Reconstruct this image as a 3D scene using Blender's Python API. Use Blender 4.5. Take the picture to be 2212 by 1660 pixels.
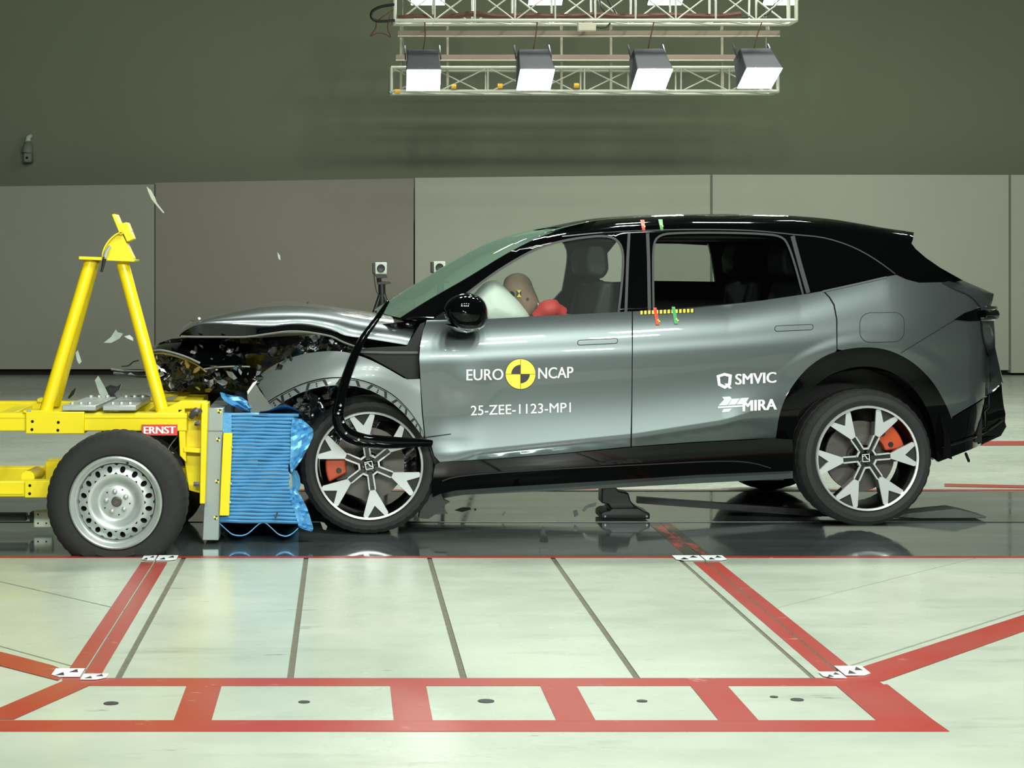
import bpy, bmesh, math, random
from mathutils import Vector, Matrix, noise
from mathutils.geometry import delaunay_2d_cdt

random.seed(7)
for o in list(bpy.data.objects): bpy.data.objects.remove(o)
SC = bpy.context.scene
COL = SC.collection
PI = math.pi

# ------------------------------------------------------------------ camera
# F focal length in pixels of a 2212 px wide frame, (CX, CY) the vanishing point of the floor seams
F, CX, CY, H = 3752.0, 745.0, 566.0, 1.47
cam = bpy.data.cameras.new('camera')
cam.sensor_fit = 'HORIZONTAL'; cam.sensor_width = 36.0
cam.lens = F * 36.0 / 2212.0
cam.shift_x = (1106 - CX) / 2212.0
cam.shift_y = -(830 - CY) / 2212.0
cam.clip_end = 200
co = bpy.data.objects.new('camera', cam); COL.objects.link(co)
co.location = (0, 0, H); co.rotation_euler = (PI / 2, 0, 0)
SC.camera = co

# ------------------------------------------------------------------ world, lights, exposure
w = bpy.data.worlds.new('hall_ambient'); SC.world = w; w.use_nodes = True
w.node_tree.nodes['Background'].inputs[0].default_value = (0.80, 0.95, 0.86, 1)
w.node_tree.nodes['Background'].inputs[1].default_value = 0.04
SC.view_settings.view_transform = 'Standard'
SC.view_settings.look = 'None'
SC.view_settings.exposure = -0.2
SC.view_settings.gamma = 1.0
SC.view_settings.use_curve_mapping = False

def area_lamp(name, loc, target, power, sx, sy, spread=150, col=(0.95, 1.0, 0.93)):
    l = bpy.data.lights.new(name, 'AREA'); l.shape = 'RECTANGLE'
    l.size = sx; l.size_y = sy; l.energy = power; l.color = col; l.spread = math.radians(spread)
    o = bpy.data.objects.new(name, l); COL.objects.link(o)
    o.location = loc
    d = Vector(target) - Vector(loc)
    o.rotation_euler = d.to_track_quat('-Z', 'Y').to_euler()
    return o
# two rows of ceiling floodlights on the camera's side of the track and one row above it
for i in range(4):
    x = -0.2 + i * 1.25
    area_lamp('ceiling_floodlight', (x, 3.4, 6.6), (1.4 + 0.4 * (x - 1.6), 8.0, 0.2), 66, 0.55, 0.4)
    area_lamp('ceiling_floodlight', (x, 4.6, 7.2), (1.4 + 0.4 * (x - 1.6), 8.6, 0.2), 66, 0.55, 0.4)
for i in range(4):
    x = -0.2 + i * 1.25
    area_lamp('ceiling_floodlight', (x, 13.2, 6.8), (x, 10.6, 0.0), 110, 0.55, 0.4)
# added fill lamps, high and unseen behind the camera, for frontal light
for i in range(4):
    x = -1.2 + i * 2.0
    area_lamp('front_fill_lamp', (x, -3.0, 4.9), (1.2 + 0.3 * (x - 1.8), 9.5, 0.9), 270, 0.6, 0.45)
for i in range(3):
    x = 2.6 + i * 2.2
    area_lamp('ceiling_floodlight', (x, 16.0, 6.5), (x, 17.5, 0.0), 100, 0.6, 0.4)

# ------------------------------------------------------------------ helpers
def lin(c):
    r = []
    for v in c[:3]:
        v /= 255.0
        r.append(v / 12.92 if v <= 0.04045 else ((v + 0.055) / 1.055) ** 2.4)
    return (r[0], r[1], r[2], 1.0)

MATS = {}
def mat(name, rgb, rough=0.5, metal=0.0, coat=0.0, spec=0.5, var=0.0, vscale=8.0, bump=0.0, bscale=60.0,
        emit=None, estr=0.0, rvar=0.0):
    m = bpy.data.materials.new(name); m.use_nodes = True
    nt = m.node_tree; b = nt.nodes['Principled BSDF']
    c = lin(rgb)
    b.inputs['Base Color'].default_value = c
    b.inputs['Roughness'].default_value = rough
    b.inputs['Metallic'].default_value = metal
    b.inputs['Specular IOR Level'].default_value = spec
    if coat:
        b.inputs['Coat Weight'].default_value = coat
        b.inputs['Coat Roughness'].default_value = 0.02
    tc = None
    def coord():
        g = nt.nodes.new('ShaderNodeNewGeometry'); return g.outputs['Position']
    if var or rvar:
        n = nt.nodes.new('ShaderNodeTexNoise'); n.inputs['Scale'].default_value = vscale
        n.inputs['Detail'].default_value = 5
        tc = coord(); nt.links.new(tc, n.inputs['Vector'])
        if var:
            mx = nt.nodes.new('ShaderNodeMix'); mx.data_type = 'RGBA'
            mx.inputs[6].default_value = [max(0, v * (1 - var)) for v in c[:3]] + [1]
            mx.inputs[7].default_value = [min(1, v * (1 + var)) for v in c[:3]] + [1]
            nt.links.new(n.outputs[0], mx.inputs[0]); nt.links.new(mx.outputs[2], b.inputs['Base Color'])
        if rvar:
            mr = nt.nodes.new('ShaderNodeMapRange')
            mr.inputs[1].default_value = 0.3; mr.inputs[2].default_value = 0.7
            mr.inputs[3].default_value = max(0.01, rough - rvar); mr.inputs[4].default_value = rough + rvar
            nt.links.new(n.outputs[0], mr.inputs[0]); nt.links.new(mr.outputs[0], b.inputs['Roughness'])
    if bump:
        n2 = nt.nodes.new('ShaderNodeTexNoise'); n2.inputs['Scale'].default_value = bscale
        n2.inputs['Detail'].default_value = 3
        nt.links.new(coord(), n2.inputs['Vector'])
        bp = nt.nodes.new('ShaderNodeBump'); bp.inputs['Strength'].default_value = bump
        bp.inputs['Distance'].default_value = 0.01
        nt.links.new(n2.outputs[0], bp.inputs['Height']); nt.links.new(bp.outputs[0], b.inputs['Normal'])
    if emit:
        b.inputs['Emission Color'].default_value = lin(emit); b.inputs['Emission Strength'].default_value = estr
    MATS[name] = m
    return m

def tag(o, label=None, cat=None, group=None, kind=None):
    if label: o['label'] = label
    if cat: o['category'] = cat
    if group: o['group'] = group
    if kind: o['kind'] = kind
    return o

WLOC = {}
def thing(name, label, cat, loc=(0, 0, 0), group=None):
    o = bpy.data.objects.new(name, None); COL.objects.link(o)
    o.location = loc; o.empty_display_size = 0.1
    tag(o, label, cat, group); WLOC[o.name] = Vector(loc)
    return o

def link_mesh(name, me, mt, parent, verts_center):
    o = bpy.data.objects.new(name, me); COL.objects.link(o)
    o.location = verts_center
    WLOC[o.name] = Vector(verts_center)
    if parent is not None:
        o.parent = parent
        o.matrix_parent_inverse = Matrix.Translation(-WLOC[parent.name])
    if mt is not None: me.materials.append(MATS[mt] if isinstance(mt, str) else mt)
    return o

class MB:
    def __init__(s): s.v = []; s.f = []
    def add(s, vs, fs):
        n = len(s.v); s.v += [Vector(p) for p in vs]
        s.f += [[n + i for i in f] for f in fs]; return s
    def box(s, c, size, rot=None):
        hx, hy, hz = size[0] / 2, size[1] / 2, size[2] / 2
        vs = [Vector((x, y, z)) for x in (-hx, hx) for y in (-hy, hy) for z in (-hz, hz)]
        if rot is not None: vs = [rot @ p for p in vs]
        return s.add([Vector(c) + p for p in vs],
                     [(0, 1, 3, 2), (4, 6, 7, 5), (0, 4, 5, 1), (2, 3, 7, 6), (0, 2, 6, 4), (1, 5, 7, 3)])
    def prism(s, pts, ext):
        n = len(pts); ext = Vector(ext)
        vs = [Vector(p) for p in pts] + [Vector(p) + ext for p in pts]
        fs = [list(range(n))[::-1], list(range(n, 2 * n))] + [(i, (i + 1) % n, n + (i + 1) % n, n + i) for i in range(n)]
        return s.add(vs, fs)
    def beam(s, a, b, w, h, up=(0, 0, 1)):
        a, b = Vector(a), Vector(b); d = (b - a).normalized(); u = Vector(up)
        if abs(d.dot(u)) > 0.95: u = Vector((0, 1, 0))
        r = d.cross(u).normalized(); u = r.cross(d).normalized()
        q = [r * (w / 2) + u * (h / 2), -r * (w / 2) + u * (h / 2), -r * (w / 2) - u * (h / 2), r * (w / 2) - u * (h / 2)]
        return s.add([a + p for p in q] + [b + p for p in q],
                     [(3, 2, 1, 0), (4, 5, 6, 7)] + [(i, (i + 1) % 4, 4 + (i + 1) % 4, 4 + i) for i in range(4)])
    def tube(s, pts, r, seg=10, caps=True, flat=1.0):
        pts = [Vector(p) for p in pts]; n = len(pts)
        rs = r if isinstance(r, (list, tuple)) else [r] * n
        base = len(s.v); prev = None
        for i, p in enumerate(pts):
            d = (pts[min(i + 1, n - 1)] - pts[max(i - 1, 0)]).normalized()
            ref = Vector((0, 0, 1)) if abs(d.z) < 0.9 else Vector((0, 1, 0))
            if prev is None: a = d.cross(ref).normalized()
            else: a = (prev - d * prev.dot(d)).normalized()
            prev = a; b = d.cross(a).normalized()
            for k in range(seg):
                t = 2 * PI * k / seg
                s.v.append(p + a * math.cos(t) * rs[i] + b * math.sin(t) * rs[i] * flat)
        for i in range(n - 1):
            for k in range(seg):
                s.f.append([base + i * seg + k, base + i * seg + (k + 1) % seg,
                            base + (i + 1) * seg + (k + 1) % seg, base + (i + 1) * seg + k])
        if caps:
            s.f.append([base + k for k in range(seg)][::-1])
            s.f.append([base + (n - 1) * seg + k for k in range(seg)])
        return s
    def grid(s, rows, close=False):
        n = len(rows); m = len(rows[0]); base = len(s.v)
        for r in rows: s.v += [Vector(p) for p in r]
        for i in range(n - 1):
            for j in range(m if close else m - 1):
                k = (j + 1) % m
                s.f.append([base + i * m + j, base + i * m + k, base + (i + 1) * m + k, base + (i + 1) * m + j])
        return s
    def lathe(s, M, prof, seg=48, mod=None):
        # prof: (radius, depth along axis); M maps (x, depth, z) to the world
        rows = []
        for r, d in prof:
            rows.append([M @ Vector((r * math.cos(2 * PI * k / seg), d, r * math.sin(2 * PI * k / seg))) if mod is None
                         else M @ Vector(mod(r, d, k, seg)) for k in range(seg)])
        return s.grid(rows, close=True)
    def build(s, name, mt, parent=None, smooth=35, bevel=0.0, seg=2, recalc=True, double=0.0):
        c = Vector((0, 0, 0))
        lo = Vector((min(p.x for p in s.v), min(p.y for p in s.v), min(p.z for p in s.v)))
        hi = Vector((max(p.x for p in s.v), max(p.y for p in s.v), max(p.z for p in s.v)))
        c = (lo + hi) / 2
        me = bpy.data.meshes.new(name)
        me.from_pydata([p - c for p in s.v], [], s.f)
        if recalc:
            bm = bmesh.new(); bm.from_mesh(me)
            if double: bmesh.ops.remove_doubles(bm, verts=bm.verts, dist=double)
            bmesh.ops.recalc_face_normals(bm, faces=bm.faces)
            bm.to_mesh(me); bm.free()
        if smooth:
            me.polygons.foreach_set('use_smooth', [True] * len(me.polygons))
            me.set_sharp_from_angle(angle=math.radians(smooth))
        o = link_mesh(name, me, mt, parent, c)
        if bevel:
            b = o.modifiers.new('bevel', 'BEVEL'); b.width = bevel; b.segments = seg; b.limit_method = 'ANGLE'
            b.harden_normals = False
        return o

def P(px, py, Y):
    return Vector(((px - CX) * Y / F, Y, H - (py - CY) * Y / F))
def G(px, py, z=0.0):
    Y = (H - z) * F / (py - CY)
    return Vector(((px - CX) * Y / F, Y, z))
def rect(m, x0, y0, x1, y1, Y, dep):
    return m.prism([P(x0, y0, Y), P(x1, y0, Y), P(x1, y1, Y), P(x0, y1, Y)], (0, dep, 0))
def poly(m, pts, Y, dep):
    return m.prism([P(a, b, Y) for a, b in pts], (0, dep, 0))
def sm(pts, n=4, closed=False):
    # Catmull-Rom through pixel points
    out = []; N = len(pts)
    for i in range(N if closed else N - 1):
        g = lambda k: pts[k % N] if closed else pts[max(0, min(N - 1, k))]
        p0, p1, p2, p3 = g(i - 1), g(i), g(i + 1), g(i + 2)
        for j in range(n):
            t = j / n
            out.append(tuple(0.5 * (2 * b + (c - a) * t + (2 * a - 5 * b + 4 * c - d) * t * t + (-a + 3 * b - 3 * c + d) * t ** 3)
                             for a, b, c, d in zip(p0, p1, p2, p3)))
    if not closed: out.append(tuple(pts[-1]))
    return out
def pl(x, tab):
    if x <= tab[0][0]: return tab[0][1]
    for (a, b), (c, d) in zip(tab, tab[1:]):
        if x <= c: return b + (d - b) * (x - a) / (c - a)
    return tab[-1][1]
def sstep(a, b, x):
    t = max(0.0, min(1.0, (x - a) / (b - a))); return t * t * (3 - 2 * t)

# ------------------------------------------------------------------ materials
mat('car_paint', (96, 105, 105), 0.36, 0.75, 1.0)
mat('car_paint_bare', (116, 125, 124), 0.42, 0.35, 0.4)
mat('gloss_black', (4, 5, 5), 0.05, 0.0, 0.0, spec=0.26)
mat('satin_black', (16, 17, 16), 0.35, 0, 0, var=0.3, vscale=20)
mat('crumple_black', (9, 10, 10), 0.16, 0, 0.6, bump=0.5, bscale=25)
mat('seam_black', (4, 5, 5), 0.7)
mat('frame_grey', (22, 25, 24), 0.55)
mat('sill_grey', (66, 72, 69), 0.5, var=0.12, vscale=15)
mat('rubber', (26, 28, 26), 0.75, var=0.2, vscale=30, bump=0.15, bscale=120)
mat('rubber_trolley', (27, 28, 26), 0.8, var=0.25, vscale=18, bump=0.2, bscale=90)
mat('alloy_silver', (196, 200, 200), 0.34, 0.5)
mat('wheel_black', (9, 10, 10), 0.12, 0, 0.8)
mat('steel_wheel', (176, 184, 180), 0.38, 0.55, 0.2, var=0.05, vscale=20)
mat('dark_hole', (6, 6, 6), 0.9)
mat('caliper_orange', (172, 62, 22), 0.42, 0, 0.3)
mat('disc_steel', (92, 90, 84), 0.45, 0.6, var=0.15, vscale=40)
mat('yellow_paint', (224, 204, 2), 0.42, 0, 0.15, var=0.06, vscale=7)
mat('yellow_tube', (230, 204, 8), 0.35, 0, 0.25)
mat('aluminium', (150, 160, 156), 0.42, 0.55, var=0.10, vscale=9)
mat('alu_plate', (176, 184, 178), 0.4, 0.5, var=0.10, vscale=14)
mat('barrier_blue', (100, 164, 204), 0.36, 0.25, 0.25, var=0.12, vscale=10)
mat('barrier_flap', (88, 158, 206), 0.36, 0.3, 0.2, var=0.15, vscale=25, bump=0.3, bscale=35)
mat('red_sign', (206, 62, 58), 0.5)
mat('white_print', (236, 240, 238), 0.55)
mat('sticker_yellow', (232, 210, 60), 0.5)
mat('sticker_black', (42, 42, 38), 0.6)
mat('sticker_pale', (196, 212, 208), 0.5)
mat('tape_red', (200, 62, 44), 0.55)
mat('tape_green', (64, 150, 84), 0.55)
mat('wall_panel', (150, 152, 138), 0.75, var=0.07, vscale=0.8)
mat('wall_panel_warm', (138, 134, 122), 0.75, var=0.07, vscale=0.9)
mat('wall_panel_lit', (168, 170, 154), 0.72, var=0.05, vscale=0.8)  # paler than the left panels: stronger lamp light painted into the colour
mat('wall_upper', (120, 127, 104), 0.85, var=0.10, vscale=0.5)
mat('gap_shade_black', (10, 10, 9), 0.8)
mat('truss_alu', (172, 174, 158), 0.5, 0.2)
mat('rail_brown', (112, 98, 84), 0.6)
mat('bracket_pale', (176, 172, 150), 0.6)
mat('hanger_grey', (128, 124, 106), 0.6)
mat('lamp_body', (58, 60, 64), 0.55, 0.2)
mat('lamp_lens', (255, 255, 255), 0.3, emit=(250, 255, 250), estr=80)
mat('cable_brown', (84, 52, 40), 0.7)
mat('cable_black', (22, 22, 20), 0.6)
mat('tape_orange', (214, 160, 40), 0.6)
mat('cam_white', (196, 206, 190), 0.6)
mat('cam_black', (22, 24, 22), 0.45)
mat('cam_grey', (120, 126, 112), 0.6)
mat('dummy_skin', (138, 112, 94), 0.6, var=0.06, vscale=20)
mat('dummy_grey', (86, 92, 92), 0.5)
mat('dummy_red', (190, 48, 44), 0.6)
mat('airbag_cloth', (214, 220, 212), 0.8, bump=0.2, bscale=30)
mat('cabin_dark', (13, 15, 14), 0.7, var=0.2, vscale=15)
mat('cabin_grey', (22, 26, 25), 0.7)
mat('headliner', (26, 29, 27), 0.8)
mat('debris_dark', (20, 22, 20), 0.3, 0, 0.5)
mat('debris_grey', (96, 100, 92), 0.45, 0.3)
mat('debris_pale', (222, 230, 224), 0.3, 0.2, 0.4)
mat('debris_olive', (104, 86, 24), 0.4, 0, 0.4)
mat('debris_chrome', (225, 230, 228), 0.12, 1.0)
mat('debris_tan', (100, 102, 92), 0.6)
mat('seam_fill', (98, 98, 82), 0.85, var=0.45, vscale=45)
mat('slot_black', (5, 6, 5), 0.6)

def floor_material():
    m = bpy.data.materials.new('floor_paint'); m.use_nodes = True; nt = m.node_tree
    b = nt.nodes['Principled BSDF']
    g = nt.nodes.new('ShaderNodeNewGeometry')
    def nz(scale, stretch=(1, 1, 1), det=6, rough=0.6):
        mp = nt.nodes.new('ShaderNodeMapping'); mp.inputs['Scale'].default_value = stretch
        nt.links.new(g.outputs['Position'], mp.inputs['Vector'])
        n = nt.nodes.new('ShaderNodeTexNoise'); n.inputs['Scale'].default_value = scale
        n.inputs['Detail'].default_value = det; n.inputs['Roughness'].default_value = rough
        nt.links.new(mp.outputs[0], n.inputs['Vector']); return n.outputs[0]
    def ramp(x, a, b2, lo, hi):
        r = nt.nodes.new('ShaderNodeMapRange'); r.inputs[1].default_value = a; r.inputs[2].default_value = b2
        r.inputs[3].default_value = lo; r.inputs[4].default_value = hi
        nt.links.new(x, r.inputs[0]); return r.outputs[0]
    def mix(f, a, c):
        x = nt.nodes.new('ShaderNodeMix'); x.data_type = 'RGBA'
        nt.links.new(f, x.inputs[0])
        for s, v in ((6, a), (7, c)):
            if isinstance(v, tuple): x.inputs[s].default_value = v
            else: nt.links.new(v, x.inputs[s])
        return x.outputs[2]
    c0 = mix(ramp(nz(0.9), 0.35, 0.65, 0, 1), lin((166, 177, 161)), lin((184, 193, 176)))
    c1 = mix(ramp(nz(3.0, (0.35, 1.6, 1), 8, 0.7), 0.57, 0.75, 0, 0.65), c0, lin((132, 140, 122)))
    c2 = mix(ramp(nz(9.0, (0.25, 1.2, 1), 4, 0.65), 0.665, 0.73, 0, 0.7), c1, lin((92, 98, 84)))
    nt.links.new(c2, b.inputs['Base Color'])
    nt.links.new(ramp(nz(5.0, (0.4, 1, 1)), 0.3, 0.7, 0.20, 0.34), b.inputs['Roughness'])
    b.inputs['Specular IOR Level'].default_value = 0.4
    MATS['floor_paint'] = m
    # worn red line paint
    m = bpy.data.materials.new('red_line_paint'); m.use_nodes = True; nt = m.node_tree
    b = nt.nodes['Principled BSDF']; g = nt.nodes.new('ShaderNodeNewGeometry')
    c0 = mix(ramp(nz(1.6), 0.35, 0.65, 0, 1), lin((162, 50, 38)), lin((158, 68, 58)))
    c1 = mix(ramp(nz(14.0, (0.5, 1, 1), 6, 0.7), 0.63, 0.70, 0, 0.8), c0, lin((196, 150, 136)))
    c2 = mix(ramp(nz(22.0, (1, 0.5, 1), 4, 0.7), 0.70, 0.75, 0, 0.85), c1, lin((110, 84, 70)))
    nt.links.new(c2, b.inputs['Base Color'])
    b.inputs['Roughness'].default_value = 0.3
    MATS['red_line_paint'] = m
    # worn red line under dirt on the dark track
    m = bpy.data.materials.new('red_line_worn'); m.use_nodes = True; nt = m.node_tree
    b = nt.nodes['Principled BSDF']; g = nt.nodes.new('ShaderNodeNewGeometry')
    c0 = mix(ramp(nz(9.0, (1, 0.4, 1), 5, 0.6), 0.5, 0.56, 0, 1), lin((62, 62, 50)), lin((176, 62, 52)))
    nt.links.new(c0, b.inputs['Base Color']); b.inputs['Roughness'].default_value = 0.12
    MATS['red_line_worn'] = m
    # polished steel track plates
    m = bpy.data.materials.new('track_gloss'); m.use_nodes = True; nt = m.node_tree
    b = nt.nodes['Principled BSDF']; g = nt.nodes.new('ShaderNodeNewGeometry')
    c0 = mix(ramp(nz(2.2, (0.3, 1.5, 1), 6), 0.35, 0.7, 0, 1), lin((146, 158, 156)), lin((190, 202, 202)))
    nt.links.new(c0, b.inputs['Base Color'])
    nt.links.new(ramp(nz(3.0, (0.3, 1.4, 1)), 0.35, 0.7, 0.03, 0.13), b.inputs['Roughness'])
    b.inputs['Metallic'].default_value = 0.85
    MATS['track_gloss'] = m
floor_material()

def glass_material(name, tint, gloss, haze):
    m = bpy.data.materials.new(name); m.use_nodes = True; nt = m.node_tree
    for n in list(nt.nodes): nt.nodes.remove(n)
    out = nt.nodes.new('ShaderNodeOutputMaterial')
    tr = nt.nodes.new('ShaderNodeBsdfTransparent'); tr.inputs[0].default_value = tint
    gl = nt.nodes.new('ShaderNodeBsdfGlossy'); gl.inputs['Roughness'].default_value = 0.02
    fr = nt.nodes.new('ShaderNodeFresnel'); fr.inputs[0].default_value = gloss
    mx = nt.nodes.new('ShaderNodeMixShader')
    nt.links.new(fr.outputs[0], mx.inputs[0]); nt.links.new(tr.outputs[0], mx.inputs[1]); nt.links.new(gl.outputs[0], mx.inputs[2])
    last = mx.outputs[0]
    if haze:
        di = nt.nodes.new('ShaderNodeBsdfDiffuse'); di.inputs[0].default_value = haze[1]
        m2 = nt.nodes.new('ShaderNodeMixShader'); m2.inputs[0].default_value = haze[0]
        nt.links.new(last, m2.inputs[1]); nt.links.new(di.outputs[0], m2.inputs[2]); last = m2.outputs[0]
    nt.links.new(last, out.inputs[0])
    MATS[name] = m
glass_material('side_glass', (0.86, 0.92, 0.88, 1), 1.45, (0.035, (0.45, 0.50, 0.49, 1)))
glass_material('rear_glass', (0.62, 0.68, 0.64, 1), 1.45, None)
glass_material('windshield_glass', (0.42, 0.55, 0.46, 1), 1.42, (0.45, (0.17, 0.28, 0.21, 1)))
glass_material('shard_glass', (0.8, 0.9, 0.86, 1), 1.6, (0.35, (0.75, 0.85, 0.8, 1)))

# ------------------------------------------------------------------ floor
def floor_piece(name, xy, mt, parent, z=0.0, t=0.012, label=None, kind=None):
    m = MB(); a = sum(xy[i][0] * xy[(i + 1) % len(xy)][1] - xy[(i + 1) % len(xy)][0] * xy[i][1] for i in range(len(xy)))
    if a < 0: xy = xy[::-1]
    m.prism([(x, y, z - t) for x, y in xy], (0, 0, t))
    o = m.build(name, mt, parent, smooth=None)
    if kind: tag(o, kind=kind)
    return o
fm = MB(); fm.prism([(-9, 1.0, -0.05), (15, 1.0, -0.05), (15, 24, -0.05), (-9, 24, -0.05)], (0, 0, 0.046))
floor = fm.build('floor', 'seam_fill', None, smooth=None)
tag(floor, 'pale painted crash hall floor slabs with red lines', None, None, 'structure')
g = 0.012
YN, YE = 6.13, 8.665
for a, b in ((-0.80, -0.1926), (-0.1926, 0.419), (0.419, 1.031), (1.031, 1.655)):
    floor_piece('floor_slab', [(a + g, YN + .002), (b - g, YN + .002), (b - g, YE), (a + g, YE)], 'floor_paint', floor)
floor_piece('floor_slab', [(-0.925, YN), (-0.80 - g, YN), (-0.80 - g, YE), (-0.925, YE)], 'floor_paint', floor)
floor_piece('floor_slab', [(1.655 + g * .6, YN), (1.764, YN), (1.764, YE), (1.655 + g * .6, YE)], 'floor_paint', floor)
xl, q = -0.932, 0.008
def L1(x): return 7.39 - (x + .995)
def L2(x): return 6.31 - (x + .99)
floor_piece('floor_slab', [(xl, YN), (xl, L2(xl) - q), (-.99 - (YE - 6.31) - q, YE), (-9, YE), (-9, YN)], 'floor_paint', floor)
floor_piece('floor_slab', [(xl, L2(xl) + q), (xl, L1(xl) - q), (-.995 - (YE - 7.39) - q, YE), (-.99 - (YE - 6.31) + q, YE)], 'floor_paint', floor)
floor_piece('floor_slab', [(xl, L1(xl) + q), (xl, YE), (-.995 - (YE - 7.39) + q, YE)], 'floor_paint', floor)
xr = 1.770
def R1(x): return 7.38 + (x - 1.84) * .96
def R2(x): return 6.33 + (x - 1.85) * .98
floor_piece('floor_slab', [(xr, YN), (xr, R2(xr) - q), (1.85 + (YE - 6.33) / .98 + q, YE), (15, YE), (15, YN)], 'floor_paint', floor)
floor_piece('floor_slab', [(xr, R2(xr) + q), (xr, R1(xr) - q * .6), (1.84 + (YE - 7.38) / .96 + q * .6, YE), (1.85 + (YE - 6.33) / .98 - q, YE)], 'floor_paint', floor)
floor_piece('floor_slab', [(xr, R1(xr) + q * .6), (xr, YE), (1.84 + (YE - 7.38) / .96 - q * .6, YE)], 'floor_paint', floor)
floor_piece('floor_slab', [(-9, 1.0), (15, 1.0), (15, YN - .001), (-9, YN - .001)], 'floor_paint', floor)
floor_piece('floor_slab', [(-9, 11.12), (15, 11.12), (15, 24), (-9, 24)], 'floor_paint', floor)
TR0, TS, TR1 = 8.675, 9.80, 11.11
floor_piece('track_plate', [(-9, TR0), (15, TR0), (15, TS - .024), (-9, TS - .024)], 'track_gloss', floor)
floor_piece('track_plate', [(-9, TS + .024), (15, TS + .024), (15, TR1), (-9, TR1)], 'track_gloss', floor)
floor_piece('track_slot', [(-9, TS - .024), (15, TS - .024), (15, TS + .024), (-9, TS + .024)], 'slot_black', floor, z=-0.004, t=0.004)
NS = [0]
def stripe(xy, mt='red_line_paint', z=None):
    NS[0] += 1
    return floor_piece('floor_line', xy, mt, floor, z=0.0012 + 0.00012 * NS[0], t=0.001)
def gx(px, py): v = G(px, py); return (v.x, v.y)
stripe([(-9, 8.615), (15, 8.615), (15, 8.668), (-9, 8.668)])
stripe([(-.995, YN - .03), (-.935, YN - .03), (-.935, 8.5), (-.995, 8.5)])
stripe([(-.927, YN - .03), (-.867, YN - .03), (-.867, 8.5), (-.927, 8.5)])
stripe([(1.703, YN - .03), (1.763, YN - .03), (1.763, 8.5), (1.703, 8.5)])
stripe([(1.771, YN - .03), (1.83, YN - .03), (1.83, 8.5), (1.771, 8.5)])
stripe([(-.99, 6.015), (1.87, 6.015), (1.87, 6.125), (-.99, 6.125)])
stripe([(-1.9, 5.43), (1.86, 5.43), (1.89, 5.43), (1.885, 5.56), (-1.9, 5.56)])
for a, b in ((-.548, -.427), (.157, .281), (.677, .802), (1.197, 1.324), (1.702, 1.884)):
    stripe([(a, 5.55), (b, 5.55), (b, 6.03), (a, 6.03)])
stripe([gx(134, 1474), gx(0, 1531), gx(-60, 1556), gx(30, 1556), gx(43, 1550), gx(197, 1481)])
stripe([gx(1859, 1444), gx(2212, 1330), gx(2700, 1190 + 40), gx(2700, 1262), gx(2212, 1365), gx(1908, 1473), gx(1850, 1473)])
stripe([gx(150, 1455), gx(115, 1440), gx(40, 1420), gx(-100, 1385), gx(-100, 1405), gx(0, 1440), gx(125, 1472)])
# lines on the far side of the track
stripe([(-9, 11.125), (15, 11.125), (15, 11.20), (-9, 11.20)])
stripe([gx(2040, 1046), gx(2600, 1058), gx(2600, 1064), gx(2040, 1052)])
stripe([gx(1200, 954), gx(2700, 954), gx(2700, 963), gx(1200, 963)])
# the line carries on, worn, across the dark track
for a, b in ((1.703, 1.763), (1.771, 1.83)):
    floor_piece('worn_line', [(a, TR0), (b, TR0), (b, TS - .02), (a, TS - .02)], 'red_line_worn', floor, z=.0012, t=.001)
# anchor holes and marker plates in the painted cells
for px, py, r in ((240, 1521, .018), (657, 1518, .014), (1050, 1516, .02), (1387, 1516, .013), (1722, 1513, .016), (1672, 1507, .01)):
    c = G(px, py); m = MB()
    m.prism([(c.x + r * 1.4 * math.cos(t * PI / 6), c.y + r * math.sin(t * PI / 6) * 1.2, .0005) for t in range(12)], (0, 0, .002))
    m.build('anchor_hole', 'sticker_black', floor, smooth=None)
def marker(x0, x1, y0, y1, cut):
    m = MB(); c = .03
    pts = [(x0, y0), (x1, y0), (x1, y1), (x0, y1)]
    pts = [(x0 + c, y0), (x1, y0), (x1, y1), (x0, y1), (x0, y0 + c)] if cut else [(x0, y0), (x1 - c, y0), (x1, y0 + c), (x1, y1), (x0, y1)]
    o = floor_piece('marker_plate', pts, 'white_print', floor, z=.0065, t=.002)
    w_, h_ = x1 - x0, y1 - y0
    for fx, fy in ((.15, .12), (.55, .5)):
        m.prism([(x0 + w_ * fx, y0 + h_ * fy, .007), (x0 + w_ * (fx + .3), y0 + h_ * fy, .007), (x0 + w_ * (fx + .2), y0 + h_ * (fy + .38), .007)], (0, 0, .001))
    m.build('marker_print', 'sticker_black', o, smooth=None)
marker(-1.04, -.935, 6.13, 6.25, True); marker(-.927, -.84, 6.09, 6.17, False)
marker(1.69, 1.765, 6.11, 6.20, True); marker(1.772, 1.87, 6.15, 6.29, False)
marker(1.63, 1.765, 8.52, 8.66, True); marker(1.772, 1.88, 8.52, 8.66, False)
marker(-1.0, -.935, 8.52, 8.66, True); marker(-.927, -.83, 8.52, 8.66, False)

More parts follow.
